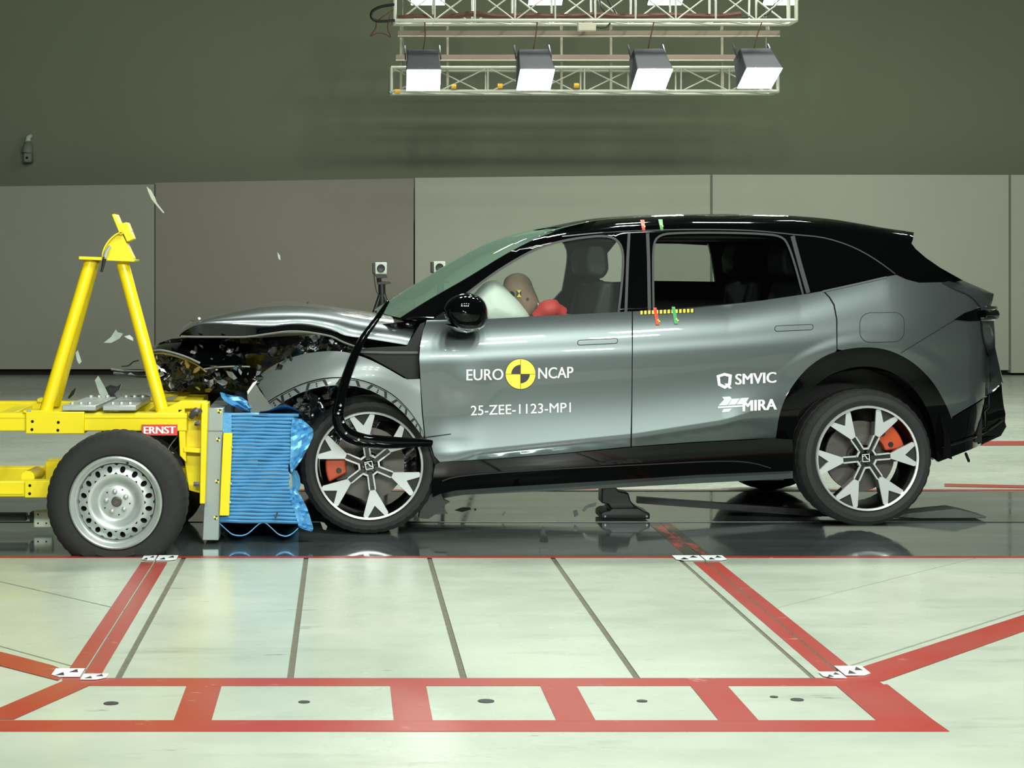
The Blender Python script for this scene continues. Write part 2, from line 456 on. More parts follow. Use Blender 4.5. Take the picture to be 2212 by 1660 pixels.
# ------------------------------------------------------------------ walls
YW = 22.45
wb = MB(); wb.box((3, 23.6, 4.5), (26, .3, 9.0))
wall = wb.build('wall_back', 'wall_upper', None, smooth=None)
tag(wall, 'dark olive upper wall behind pale wall panels', None, None, 'structure')
def wall_panel(x0, x1, t0, t1, b, mt):
    m = MB(); m.prism([P(x0, t0, YW), P(x1, t1, YW), P(x1, b, YW), P(x0, b, YW)], (0, .12, 0))
    return m.build('wall_panel', mt, wall, smooth=None)
wall_panel(-700, 333.5, 412, 398.5, 798, 'wall_panel')
wall_panel(335.5, 893.5, 395, 385.5, 798, 'wall_panel_warm')
wall_panel(896.5, 1534, 384.5, 377.5, 799, 'wall_panel_lit')
wall_panel(1539, 2179, 377.5, 378, 800, 'wall_panel_lit')
wall_panel(2184, 2900, 378, 380, 806, 'wall_panel_lit')
m = MB(); m.box((3, YW + .30, .06), (26, .3, .12)); m.build('gap_shade', 'gap_shade_black', wall, smooth=None)  # black strip stands in for the shadow gap under the panels
m = MB(); rect(m, 1534.5, 378, 1538.5, 799, YW + .04, .05); m.build('joint_strip', 'cam_grey', wall, smooth=None)
m = MB(); rect(m, 2179.5, 378, 2183.5, 800, YW + .04, .05); m.build('joint_strip', 'wall_upper', wall, smooth=None)

# ------------------------------------------------------------------ car: frame and surface
PHI = math.radians(4.0); CP, SP = math.cos(PHI), math.sin(PHI)
RY = 9.45; RX = (1872 - CX) * RY / F; WD = 1.93
def L2W(x, y, z): return Vector((RX + x * CP - y * SP, RY + x * SP + y * CP, z))
NW = Vector((SP, -CP, 0))           # outward on the near side
def loc_at(px, py, s):
    dx = (px - CX) / F; dz = -(py - CY) / F
    x = (RX - s * SP - dx * (RY + s * CP)) / (dx * SP - CP)
    Y = RY + x * SP + s * CP
    return x, H + dz * Y
T_BELT = [(-3, 1.14), (-2.3, 1.155), (-1.28, 1.205), (-.75, 1.235), (-.35, 1.29), (.15, 1.40), (.5, 1.45), (.8, 1.45)]
T_SHO = [(-3, .90), (-2.3, .925), (-1.28, .96), (0, 1.04), (.7, 1.08)]
T_CRE = [(-2.6, .42), (-2.3, .45), (-1.28, .545), (-.8, .615), (-.5, .70), (0, .75)]
T_TOP = [(-2.0, 1.60), (-1.6, 1.675), (-1.3, 1.715), (-.9, 1.737), (-.3, 1.735), (0, 1.71), (.15, 1.688), (.35, 1.655), (1, 1.64)]
ZH = .385
def inset(x, z):
    zb, zs, zc, zt = pl(x, T_BELT), pl(x, T_SHO), pl(x, T_CRE), pl(x, T_TOP)
    k = sstep(-2.45, -2.1, x) * (1 - sstep(-.75, -.4, x))
    if z >= zs:
        t = (z - zs) / (zb - zs)
        y = .115 * min(t, 1) ** 2.0
        if z > zb: y += (z - zb) * .21
        if z > zt - .10: y += .22 * min(1.3, (z - zt + .10) / .10) ** 3
    elif z > zc:
        t = (zs - z) / (zs - zc)
        y = -.024 * k * t ** 3 + .004 * math.sin(PI * t) ** 2
    else:
        d = zc - z; y = -.024 * k + .26 * d * sstep(0, .05 + .15 * (1 - k), d)
    if x > .10: y += .17 * ((min(x, .95) - .10) / .65) ** 2.2
    if x > .62: y += .13 * ((min(x, .95) - .62) / .2) ** 2
    if x < -2.35: y += .05 * ((-2.35 - x) / .6) ** 2
    # flare of the rear wheel arch
    if x > -1.0:
        d = math.hypot(x, (z - ZH) * 1.03)
        y -= .006 * (1 - sstep(.66, .72, d)) * sstep(.42, .62, z - ZH)
    # dents behind the front wheel
    if x < -1.9 and z > .40:
        y += sstep(.40, .52, z) * .014 * math.exp(-(((x + 2.28) / .12) ** 2 + ((z - .62) / .16) ** 2)) - .008 * math.exp(-(((x + 2.18) / .10) ** 2 + ((z - .80) / .10) ** 2))
        y += sstep(.40, .52, z) * .006 * math.exp(-(((x + 2.25) / .08) ** 2 + ((z - .44) / .06) ** 2))
    return min(y, .62)
def glassfn(x, z): return .115 + (z - pl(x, T_BELT)) * .21
def upper(x, z): return inset(x, max(z, pl(x, T_BELT) + .006))
def onside(px, py, fn=inset, off=0.0):
    s = 0.05
    for _ in range(14):
        x, z = loc_at(px, py, s); s = .5 * s + .5 * max(-.6, min(1.2, fn(x, z) - off))
    x, z = loc_at(px, py, s)
    return x, s, z
def W(px, py, fn=inset, off=0.0):
    return L2W(*onside(px, py, fn, off))

def proj(v): return (CX + F * v.x / v.y, CY + F * (H - v.z) / v.y)
def crease_line(dz):
    out = []
    for i in range(40):
        x = -2.45 + i * (2.05 / 39); z = pl(x, T_CRE) + dz
        out.append(proj(L2W(x, inset(x, z), z)))
    return out
def inpoly(p, poly_):
    x, y = p; r = False; j = len(poly_) - 1
    for i in range(len(poly_)):
        xi, yi = poly_[i]; xj, yj = poly_[j]
        if (yi > y) != (yj > y) and x < (xj - xi) * (y - yi) / (yj - yi) + xi: r = not r
        j = i
    return r
def dens(pts, step, closed=True):
    out = []; n = len(pts)
    for i in range(n if closed else n - 1):
        a, b = pts[i], pts[(i + 1) % n]
        k = max(1, int(math.hypot(b[0] - a[0], b[1] - a[1]) / step + .5))
        out += [(a[0] + (b[0] - a[0]) * j / k, a[1] + (b[1] - a[1]) * j / k) for j in range(k)]
    if not closed: out.append(pts[-1])
    return out
def panel(name, outline, mt, parent, fn=inset, off=0.0, step=10, thick=.02, mirror=False, custom=True, label=None, lines=()):
    ol = dens(outline, step); n = len(ol)
    vs = [Vector(p) for p in ol]; con = [(i, (i + 1) % n) for i in range(n)]; keep = list(ol)
    for ln in lines:
        ln = [p for p in dens(ln, step, False) if inpoly(p, outline) and min((p[0] - a) ** 2 + (p[1] - b) ** 2 for a, b in ol) > 1.0]
        con += [(len(vs) + i, len(vs) + i + 1) for i in range(len(ln) - 1)]
        vs += [Vector(p) for p in ln]; keep += ln
    x0 = min(p[0] for p in ol); x1 = max(p[0] for p in ol); y0 = min(p[1] for p in ol); y1 = max(p[1] for p in ol)
    yy = y0 + step * .5
    while yy < y1:
        xx = x0 + step * .5
        while xx < x1:
            if inpoly((xx, yy), outline):
                if min((xx - a) ** 2 + (yy - b) ** 2 for a, b in keep) > (step * .55) ** 2: vs.append(Vector((xx, yy)))
            xx += step
        yy += step
    ov, oe, of, *_ = delaunay_2d_cdt(vs, con, [], 1, 1e-4)
    L = [onside(p.x, p.y, fn, off) for p in ov]
    cnt = {}
    for f in of:
        for i in range(3):
            e = (f[i], f[(i + 1) % 3]); cnt[tuple(sorted(e))] = cnt.get(tuple(sorted(e)), []) + [e]
    bnd = [v[0] for v in cnt.values() if len(v) == 1]
    h = .004; objs = []
    for far in ((False, True) if mirror else (False,)):
        verts, norms = [], []
        for x, s, z in L:
            y = WD - s if far else s
            verts.append(L2W(x, y, z))
            fx = (fn(x + h, z) - fn(x - h, z)) / (2 * h); fz = (fn(x, z + h) - fn(x, z - h)) / (2 * h)
            nl = Vector((fx, -1, fz)).normalized()
            if far: nl.y = -nl.y
            norms.append(Vector((nl.x * CP - nl.y * SP, nl.x * SP + nl.y * CP, nl.z)))
        nv = len(verts); faces = []
        for f in of:
            a, b, c = (verts[i] for i in f)
            nn = (b - a).cross(c - a)
            faces.append(list(f) if nn.dot(norms[f[0]]) > 0 else list(f)[::-1])
        if thick:
            mp = {}
            for a, b in bnd:
                for i in (a, b):
                    if i not in mp:
                        x, s, z = L[i]; ss = s + thick
                        mp[i] = (len(verts), len(verts) + 1)
                        verts.append(verts[i].copy()); verts.append(L2W(x, WD - ss if far else ss, z)); norms += [Vector((0, 0, 0))] * 2
                faces.append([mp[b][0], mp[a][0], mp[a][1], mp[b][1]])
        lo = Vector((min(p[i] for p in verts) for i in range(3))); hi = Vector((max(p[i] for p in verts) for i in range(3)))
        c = (lo + hi) / 2
        me = bpy.data.meshes.new(name); me.from_pydata([p - c for p in verts], [], faces)
        me.polygons.foreach_set('use_smooth', [True] * len(me.polygons))
        if custom: me.normals_split_custom_set_from_vertices(norms)
        else: me.set_sharp_from_angle(angle=math.radians(40))
        o = link_mesh(name, me, mt, parent, c)
        if label and not far: o['label'] = label
        objs.append(o)
    return objs[0]
def strip(name, pts, w_, mt, parent, fn=inset, off=.0015, thick=.003, step=8):
    # a thin band that follows a pixel polyline over the body
    pts = dens(pts, step, False); n = len(pts); a_, b_ = [], []
    for i, p in enumerate(pts):
        q0, q1 = pts[max(0, i - 1)], pts[min(n - 1, i + 1)]
        dx, dy = q1[0] - q0[0], q1[1] - q0[1]; l = math.hypot(dx, dy) or 1
        a_.append((p[0] - dy / l * w_ / 2, p[1] + dx / l * w_ / 2)); b_.append((p[0] + dy / l * w_ / 2, p[1] - dx / l * w_ / 2))
    m = MB(); A = [W(x, y, fn, off) for x, y in a_]; B = [W(x, y, fn, off) for x, y in b_]
    k = -NW * thick
    m.grid([[p + k for p in A], A, B, [p + k for p in B]])
    return m.build(name, mt, parent, smooth=50)

CREASE = [crease_line(d) for d in (.006, -.006, -.03)]
car = thing('crashed_car', 'dark grey five door car with crumpled front striking the blue barrier', 'car', L2W(-1.2, .96, 0))

# wheel arch arcs in pixels (outer edge of the moulding)
ARCH = sm([(1676, 946), (1684, 898), (1702, 850), (1740, 800), (1790, 766), (1850, 752), (1910, 755), (1965, 779), (2010, 820), (2040, 868), (2056, 906)], 4)
ARCH_L = [p for p in ARCH if p[0] < 1806]; ARCH_R = [p for p in ARCH if p[0] > 1812]

# inner shell behind the outer panels, so every panel gap is dark
def inner(x, z): return inset(x, z) + .03
def inner_door(x, z): return inset(x, z) + .022
panel('inner_shell', [(912, 700), (1366, 676), (1740, 642), (1940, 600), (2110, 655), (2125, 740), (2150, 815), (2060, 895)] +
      [(a, b - 4) for a, b in ARCH[::-1]] + [(1672, 1000), (950, 1040), (925, 960), (912, 890)], 'seam_black', car, fn=inner_door, step=24, thick=.02, mirror=True)
fd = panel('front_door', [(922, 692), (1000, 691), (1060, 689), (1150, 684), (1250, 679), (1364.5, 673), (1365, 760), (1364, 860), (1361.5, 965),
      (1280, 973), (1200, 981), (1080, 990.5), (950, 998.5), (938, 985), (932, 962), (919, 946), (913.5, 892), (909, 830), (906, 775), (908, 745), (914, 715)],
      'car_paint', car, step=7, mirror=True, lines=CREASE)
rd = panel('rear_door', [(1367.5, 673), (1480, 668), (1560, 660), (1650, 649), (1745, 635), (1777, 629), (1790, 643), (1800, 660), (1806, 690), (1807, 757)] +
      ARCH_L[::-1] + [(1600, 950), (1500, 955), (1365, 965), (1366, 860), (1367, 760)], 'car_paint', car, step=7, mirror=True, lines=CREASE)
qp = panel('quarter_panel', [(1780, 628.5), (1850, 613), (1915, 598), (1936, 594), (1958, 604), (1985, 611), (2035, 610), (2078, 631), (2107, 650), (2116, 664),
      (2090, 676), (2062, 691), (2090, 694), (2119, 694), (2124, 730), (2134, 760), (2152, 798), (2160, 812), (2163, 828), (2140, 848), (2112, 868), (2080, 887), (2057, 901)] +
      ARCH_R[::-1] + [(1809, 755), (1809, 690), (1803, 658), (1793, 642)], 'car_paint', car, step=7, mirror=True)

# black upper body: front pillar, roof side, middle and rear pillars
TOPLINE = sm([(866, 686), (935, 643), (1010, 600), (1090, 551), (1160, 515), (1225, 491), (1290, 475), (1360, 467), (1480, 463.5), (1600, 463), (1700, 466), (1790, 473), (1860, 484), (1905, 492), (1974, 502)], 4)
BACKLINE = [(1974, 502), (1972, 518), (1969, 526), (1978, 538), (2000, 557), (2030, 578), (2080, 606)]
FW = sm([(932, 690), (1000, 641), (1060, 596), (1110, 564), (1160, 538), (1215, 521), (1272, 512), (1312, 511), (1336, 523), (1346, 553), (1343, 614), (1336, 677)], 3)
RW = sm([(1412, 670), (1411, 600), (1412, 535), (1424, 511), (1460, 504), (1560, 503), (1650, 506), (1688, 513), (1704, 534), (1720, 582), (1735, 638)], 3)
QW = sm([(1717, 509), (1780, 517), (1840, 537), (1890, 563), (1933, 593)], 3)
ub = panel('roof_side', TOPLINE + BACKLINE[1:] + [(2050, 611), (1995, 613), (1960, 605), (1936, 594)] + [(1850, 612), (1778, 629)] + [(1740, 637)] +
      RW[::-1] + [(1366, 673)] + FW[::-1] + [(905, 693), (880, 690)], 'gloss_black', car, fn=upper, step=9, thick=.03, mirror=True)
panel('quarter_glass', QW + [(1850, 611), (1778, 627), (1748, 633)], 'gloss_black', car, fn=upper, off=.004, step=12, thick=.003)
strip('door_frame', FW[3:], 5, 'frame_grey', car, fn=upper, off=.004)
strip('door_frame', RW, 4.5, 'frame_grey', car, fn=upper, off=.004)
strip('door_frame', [(1359, 504), (1356, 560), (1352, 674)], 6, 'frame_grey', car, fn=upper, off=.004)
strip('door_frame', [(1399, 504), (1401, 560), (1403, 671)], 7, 'frame_grey', car, fn=upper, off=.004)
strip('door_frame', [(1712, 510), (1728, 570), (1746, 633)], 9, 'frame_grey', car, fn=upper, off=.0045)
strip('roof_moulding', sm([(1214, 511), (1300, 503), (1400, 498), (1500, 496), (1620, 498), (1716, 507), (1780, 514), (1840, 533), (1890, 560), (1934, 592)], 3), 2.5, 'frame_grey', car, off=.005)
panel('front_side_glass', FW + [(1200, 683), (1000, 691)], 'side_glass', car, fn=glassfn, off=-.012, step=30, thick=0)
panel('rear_side_glass', RW, 'rear_glass', car, fn=glassfn, off=-.012, step=30, thick=0)

# roof skin, hatch glass, tailgate
def loft_side(name, pts, mt, crown=.0, nseg=8, dy=0.0):
    rows = []
    for px, py in pts:
        x, s, z = onside(px, py)
        s += dy
        rows.append([L2W(x, s + (WD - 2 * s) * k / nseg, z + crown * math.sin(PI * k / nseg)) for k in range(nseg + 1)])
    m = MB(); m.grid(rows); return m.build(name, mt, car, smooth=40)
loft_side('roof_skin', TOPLINE[5 * 4:], 'gloss_black', .008)
loft_side('hatch_glass', BACKLINE, 'gloss_black', 0)
rows = []
for (ax, ay), (bx, by) in zip([(2036, 610), (2060, 622), (2080, 632), (2098, 644), (2118, 665)], [(2080, 606), (2112, 620), (2147, 635), (2144, 650), (2138, 668)]):
    A = onside(ax, ay); xb, zb_ = loc_at(bx, by, .38); B = (xb, .38, zb_)
    mid = tuple((a * .5 + b * .5) for a, b in zip(A, B)); mid = (mid[0] + .012, mid[1], mid[2] + .006)
    near = [A, mid, B]
    rows.append([L2W(*p) for p in near] + [L2W(x, WD - y, z) for x, y, z in near[::-1]])
m = MB(); m.grid(rows); m.build('tailgate_lip', 'car_paint', car, smooth=60)
rows = []
for (ax, ay), (bx, by) in zip([(2121, 668), (2121, 694), (2126, 730), (2136, 762), (2154, 800), (2164, 828)], [(2146, 668), (2147, 694), (2149, 722), (2150, 752), (2158, 788), (2166, 826)]):
    A = onside(ax, ay); xb, zb_ = loc_at(bx, by, .34); B = (xb, .34, zb_)
    mid = tuple((a * .5 + b * .5) for a, b in zip(A, B)); mid = (mid[0] + .01, mid[1], mid[2])
    near = [A, mid, B]
    rows.append([L2W(*p) for p in near] + [L2W(x, WD - y, z) for x, y, z in near[::-1]])
m = MB(); m.grid(rows); m.build('tailgate', 'car_paint', car, smooth=60)
tl = panel('tail_lamp', [(2062, 691), (2085, 676), (2110, 668), (2119, 666), (2121, 692), (2092, 694)], 'gloss_black', car, off=.006, step=8, thick=.02, mirror=True)
m = MB()
for dy_ in (668, 690):
    a = onside(2116, dy_, off=.004); xb, zb_ = loc_at(2151, dy_ - 2, .3)
    m.tube([L2W(*a), L2W((a[0] + xb) / 2 + .02, a[1] * .6 + .12, (a[2] + zb_) / 2), L2W(xb, .3, zb_), L2W(xb, WD - .3, zb_)], .011, 8)
m.build('tail_lamp_bar', 'debris_chrome', tl, smooth=60)
m = MB()
a = onside(2118, 680, off=0); xb, zb_ = loc_at(2146, 680, .3)
m.tube([L2W(*a), L2W(xb, .3, zb_), L2W(xb, WD - .3, zb_)], .035, 10); m.build('tail_lamp_cover', 'gloss_black', tl, smooth=60)

# black lower body
def sillfn(x, z):
    d = pl(x, [(-2.3, .385), (-1.28, .465), (-.5, .515)]) - z
    return .004 + .10 * d + .5 * max(0.0, d) ** 2
panel('sill', [(949, 999.5), (1080, 992), (1200, 982.5), (1362, 967), (1500, 957), (1676, 948), (1712, 950), (1714, 1018), (1500, 1027), (1300, 1040), (1100, 1052), (985, 1060), (950, 1068), (935, 1075), (934, 1040), (940, 1005)],
      'gloss_black', car, fn=sillfn, step=10, thick=.05, mirror=True)
panel('rocker_blade', [(952, 1058), (1100, 1045), (1300, 1031), (1500, 1021), (1712, 1012), (1713, 1034), (1500, 1045), (1300, 1056), (1150, 1063), (1000, 1070), (960, 1077), (940, 1086), (936, 1075)],
      'sill_grey', car, fn=lambda x, z: .10 + (0.30 - z) * .5, step=14, thick=.06, mirror=True)
strip('sill_edge', sm([(955, 1040), (985, 1031), (1060, 1023), (1200, 1014), (1400, 1004), (1550, 997), (1620, 1000), (1665, 1012)], 3), 2.0, 'frame_grey', car, fn=sillfn, off=.003)
INN = sm([(1712, 1018), (1712, 955), (1722, 905), (1746, 852), (1786, 815), (1840, 795), (1890, 794), (1940, 812), (1982, 850), (2008, 898), (2020, 945), (2024, 998)], 4)
panel('arch_moulding', [(1676, 948)] + ARCH[1:] + [(2050, 912), (2036, 950), (2030, 998)] + INN[::-1], 'gloss_black', car, fn=lambda x, z: inset(x, z) - .004 + .010 * sstep(.60, .40, math.hypot(x, z - ZH)), step=9, thick=.05, mirror=True)
panel('rear_bumper', [(2058, 903), (2082, 889), (2114, 870), (2142, 850), (2163.5, 830), (2165, 850), (2168, 876), (2172, 894), (2171, 912), (2174, 922), (2162, 942), (2110, 966), (2060, 986), (2028, 998), (2026, 990), (2032, 950), (2052, 908)], 'gloss_black', car,
      fn=lambda x, z: inset(x, z) + .004 + .012 * sstep(.50, .44, z + (x - .6) * -.25), step=8, thick=.10, mirror=True)
strip('bumper_ridge', sm([(2036, 968), (2080, 955), (2120, 940), (2152, 920), (2168, 908)], 3), 3, 'debris_dark', car, off=.006)
loft_side('bumper_rear_face', [(2163, 832), (2166, 876), (2170, 894), (2172, 922), (2160, 942), (2110, 965), (2060, 985), (2030, 997)], 'satin_black', 0, 8, .03)
m = MB(); m.beam(W(2086, 980, off=-.06), W(2093, 997, off=-.06), .012, .012); m.build('tow_pin', 'seam_black', car)

# underbody and wheel housings
def lbox(m, x0, x1, y0, y1, z0, z1):
    m.add([L2W(x, y, z) for x in (x0, x1) for y in (y0, y1) for z in (z0, z1)],
          [(0, 1, 3, 2), (4, 6, 7, 5), (0, 4, 5, 1), (2, 3, 7, 6), (0, 2, 6, 4), (1, 5, 7, 3)])
    return m
m = MB(); lbox(m, -2.3, -.42, .12, WD - .12, .27, .36); lbox(m, .42, .78, .3, WD - .3, .45, .8); lbox(m, -.45, .5, .36, WD - .36, .34, .95)
m.build('underbody', 'satin_black', car, smooth=None)
m = MB()
pts = [(math.cos(t * PI / 12) * .50, math.sin(t * PI / 12) * .50) for t in range(0, 13)]
m.grid([[L2W(x, y, ZH + z) for x, z in pts] for y in (.05, .40)])
m.add([L2W(x, .40, ZH + z) for x, z in pts], [list(range(len(pts)))])
m.build('wheel_housing', 'seam_black', car, smooth=60)

# ------------------------------------------------------------------ hood, windshield, fender
LOW = sm([(388, 722), (400, 712), (428, 699), (470, 697.5), (530, 701), (584, 703.5), (625, 699), (665, 700), (715, 711), (745, 725), (800, 733), (880, 746)], 3)
SIL = sm([(386, 722), (408, 705), (440, 690), (490, 675), (550, 662), (610, 656.5), (665, 658), (710, 663), (750, 669), (790, 675), (835, 681), (905, 690)], 3)
rows = []
def hrow(wt, s):
    r = []
    for (ax, ay), (bx, by) in zip(LOW, SIL):
        px, py = ax + (bx - ax) * wt, ay + (by - ay) * wt
        x, z = loc_at(px, py, s); r.append((x, s, z))
    return r
for wt, s in ((0, .13), (.16, .132), (.38, .15), (.60, .20), (.78, .30), (.91, .48), (.98, .72), (1, .965)): rows.append(hrow(wt, s))
full = [[L2W(*p) for p in r] for r in rows] + [[L2W(x, WD - s, z) for x, s, z in r] for r in rows[-2::-1]]
m = MB(); m.grid(full); hood = m.build('hood', 'car_paint', car, smooth=70)
under = [[L2W(x, s + .004, z - .006) for x, s, z in rows[0]],
         [L2W(*((lambda q: (q[0], .15, q[1]))(loc_at(a[0], b, .15)))) for a, b in zip(LOW, [y for _, y in sm([(0, 727), (0, 727.5), (0, 728), (0, 728), (0, 728), (0, 721), (0, 716), (0, 718), (0, 727), (0, 741), (0, 757), (0, 762)], 3)])]]
under.append([p - NW * .5 for p in under[1]])
m = MB(); m.grid(under); m.build('hood_underside', 'gloss_black', hood, smooth=70)
m = MB(); m.tube([p + NW * .004 for p in under[1][1:-3]], .006, 6); m.build('hood_inner_frame', 'debris_tan', hood)
A_ = sm([(866, 687), (935, 645), (1010, 602), (1090, 553), (1160, 517), (1225, 493), (1290, 477)], 3)
B_ = sm([(846, 683), (905, 640), (965, 601), (1040, 555), (1110, 520), (1180, 499), (1252, 482)], 3)
rows = []
for (ax, ay), (bx, by) in zip(A_, B_):
    A = onside(ax, ay, off=-.01); near = [A]
    for wt, s in ((.5, .28), (.8, .45), (1.0, .70)):
        px, py = ax + (bx - ax) * wt, ay + (by - ay) * wt
        x, z = loc_at(px, py, s); near.append((x, s, z))
    near.append((near[-1][0] - .01, .965, near[-1][2] + .002))
    rows.append([L2W(*p) for p in near] + [L2W(x, WD - s, z) for x, s, z in near[-2::-1]])
m = MB(); m.grid(rows); m.build('windshield', 'windshield_glass', car, smooth=70)
# cowl between hood and glass
m = MB(); a0 = loc_at(846, 684, .7); b0 = loc_at(905, 694, .1)
m.add([L2W(b0[0], .1, b0[1]), L2W(a0[0], .7, a0[1] - .01), L2W(a0[0], WD - .7, a0[1] - .01), L2W(b0[0], WD - .1, b0[1]), L2W(b0[0] + .3, WD - .1, b0[1] - .12), L2W(b0[0] + .3, .1, b0[1] - .12)], [(0, 1, 2, 3, 4, 5)])
m.build('cowl', 'satin_black', car, smooth=None)
# torn front fender
def fend(x, z):
    d = math.hypot(x + 2.72, z - .34)
    return -.045 + .10 * abs(max(0, d - .50) / .16) ** 2.2 + .02 * sstep(-2.9, -3.3, x) - .035 * (1 - sstep(-2.75, -2.45, x))
FO = sm([(540, 838), (560, 812), (600, 785), (650, 767), (700, 759.5), (745, 761), (790, 774), (830, 793), (872, 817)], 3)
FI = sm([(916, 936), (902, 912), (880, 882), (848, 852), (805, 829), (755, 816), (700, 817), (650, 830), (606, 851), (578, 868)], 3)
fen = panel('front_fender', FO + [(880, 820), (907, 819), (911, 890), (916.5, 944)] + FI[1:] + [(566, 846), (553, 828)], 'car_paint_bare', car, fn=fend, step=9, thick=.012)
LI = sm([(914, 946), (899, 925), (872, 893), (840, 866), (800, 844), (752, 833), (700, 835), (655, 847), (617, 866), (588, 886)], 3)
lipfn = lambda x, z: fend(x, z) + .012
lip = panel('fender_lip', [(a, b + 2.2) for a, b in FI] + LI[::-1], 'car_paint_bare', car, fn=lipfn, step=8, thick=.02)
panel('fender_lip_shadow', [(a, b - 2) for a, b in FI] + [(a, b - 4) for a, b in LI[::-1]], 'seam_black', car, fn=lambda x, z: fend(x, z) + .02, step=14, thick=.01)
for t in (2, 6, 10, 14, 18, 22, 25):
    (ax, ay), (bx, by) = FI[t], LI[t]; (cx_, cy_), (dx_, dy_) = FI[min(t + 2, 27)], LI[min(t + 2, 27)]
    q = lambda u, v: ((ax + (cx_ - ax) * u) * (1 - v) + (bx + (dx_ - bx) * u) * v, (ay + (cy_ - ay) * u) * (1 - v) + (by + (dy_ - by) * u) * v)
    panel('fender_tab_gap', [q(-.08, .2), q(1.08, .2), q(1.3, .98), q(-.3, .98)], 'seam_black', lip, fn=lipfn, off=.003, step=10, thick=.003)
    panel('fender_tab', [q(.1, .3), q(.9, .3), q(1.1, .98), q(-.1, .98)], 'car_paint_bare', lip, fn=lipfn, off=.006, step=10, thick=.006)
    for vv in (.5, .78):
        hx, hy = q(.5, vv)
        panel('fender_hole', [(hx - 1.6, hy - 1.8), (hx + 1.6, hy - 1.8), (hx + 1.6, hy + 1.8), (hx - 1.6, hy + 1.8)], 'seam_black', lip, fn=lipfn, off=.0075, step=10, thick=.002)
def foldfn(x, z): return -.05 + (x + 3.30) * .55
panel('fender_fold', [(552, 829), (562, 845), (580, 870), (590, 886), (572, 898), (556, 905), (546, 908), (538, 880), (534, 855)], 'debris_tan', car, fn=foldfn, step=12, thick=.008, custom=False)
panel('fender_tip', [(534, 846), (546, 828), (556, 822), (548, 840), (537, 868)], 'debris_pale', car, fn=lambda x, z: -.06, step=12, thick=.006, custom=False)
# front of the body behind the fender: dark crumpled bay
def bay(x, z):
    v = noise.noise(Vector((x * 7, z * 9, 1.3))) * .05 + noise.noise(Vector((x * 19, z * 21, 4.1))) * .025
    return .20 + v + .25 * sstep(-3.0, -3.6, x)
panel('engine_bay', [(322, 790), (326, 762), (345, 741), (372, 732), (440, 727), (560, 730), (700, 722), (830, 700), (905, 692), (908, 760), (915, 950), (935, 1000), (938, 1085), (905, 1100),
      (840, 1010), (700, 960), (650, 905), (560, 895), (530, 850), (480, 838), (440, 850), (380, 846), (336, 842), (322, 815)], 'crumple_black', car, fn=bay, step=9, thick=.0, custom=False)
m = MB(); lbox(m, -3.30, -2.33, .42, WD - .15, .36, 1.02); lbox(m, -3.70, -3.30, .75, WD - .2, .60, .98); m.build('engine_block', 'satin_black', car, smooth=None)
panel('fender_hole_shade', [(880, 748), (908, 700), (918, 696), (906, 745), (905, 818), (880, 818), (846, 798), (800, 772), (760, 757), (800, 752)], 'seam_black', car, fn=lambda x, z: .07, step=12, thick=.02)  # black sheet stands in for the shade inside the open hole
strip('bay_rail', [(760, 760), (840, 762), (903, 762)], 5, 'sill_grey', car, fn=lambda x, z: .06, off=0)
# pieces of wreckage in the bay
rnd = random.Random(11)
def shard(name, px, py, s, size, mt, parent, asp=1.0, flat=None):
    c = L2W(*((lambda q: (q[0], s, q[1]))(loc_at(px, py, s))))
    n = rnd.randint(4, 6); ang = rnd.random() * 6.28
    ax = Vector((rnd.uniform(-1, 1), rnd.uniform(-.6, .6), rnd.uniform(-1, 1))).normalized()
    R_ = Matrix.Rotation(rnd.uniform(-.9, .9), 3, ax)
    pts = []
    for k in range(n):
        t = ang + 2 * PI * k / n; r = size * rnd.uniform(.55, 1.1)
        a, b = r * math.cos(t), r * math.sin(t) * asp
        ca, sa = math.cos(ang), math.sin(ang)
        pts.append(c + R_ @ Vector((a * ca - b * sa, rnd.uniform(-.25, .25) * size, a * sa + b * ca)))
    m = MB(); m.prism(pts, (R_ @ Vector((0, .006, 0))))
    # fan the faces so that the bent plate shades as a plate
    return m.build(name, mt, parent, smooth=None)
cols = ['debris_dark'] * 9 + ['gloss_black'] * 6 + ['debris_grey'] * 3 + ['debris_chrome'] * 2 + ['debris_olive']
for i in range(70):
    px = rnd.uniform(318, 560); top = 742 + 20 * rnd.random(); py = rnd.uniform(top, 846 - max(0, (px - 480)) * .1)
    if px < 350: py = max(py, 760)
    shard('wreck_piece', px, py, rnd.uniform(.02, .22), rnd.uniform(.008, .030), rnd.choice(cols), car, rnd.uniform(.25, .9))
for i in range(26):
    px = rnd.uniform(540, 760); py = rnd.uniform(735, 790) if px > 620 else rnd.uniform(735, 810)
    if py > 762 and px > 640: py -= 25
    shard('wreck_piece', px, py, rnd.uniform(.12, .2), rnd.uniform(.012, .035), rnd.choice(cols[:16]), car, rnd.uniform(.25, .9))
for i in range(16):
    px = rnd.uniform(590, 720); py = rnd.uniform(860, 900) - max(0, px - 640) * .1
    shard('wreck_piece', px, py, rnd.uniform(.05, .15), rnd.uniform(.02, .05), rnd.choice(['debris_dark', 'debris_grey', 'satin_black']), car, rnd.uniform(.2, .6))
for px, py, sz, c in ((334, 792, .035, 'debris_pale'), (344, 812, .035, 'debris_grey'), (352, 800, .025, 'debris_chrome'), (404, 788, .03, 'debris_olive'), (426, 799, .03, 'debris_olive'), (500, 812, .04, 'debris_grey'), (480, 826, .04, 'sill_grey'), (518, 803, .022, 'debris_tan'), (470, 818, .03, 'debris_dark'), (455, 830, .04, 'debris_dark')):
    shard('wreck_piece', px, py, .0, sz, c, car, .45)
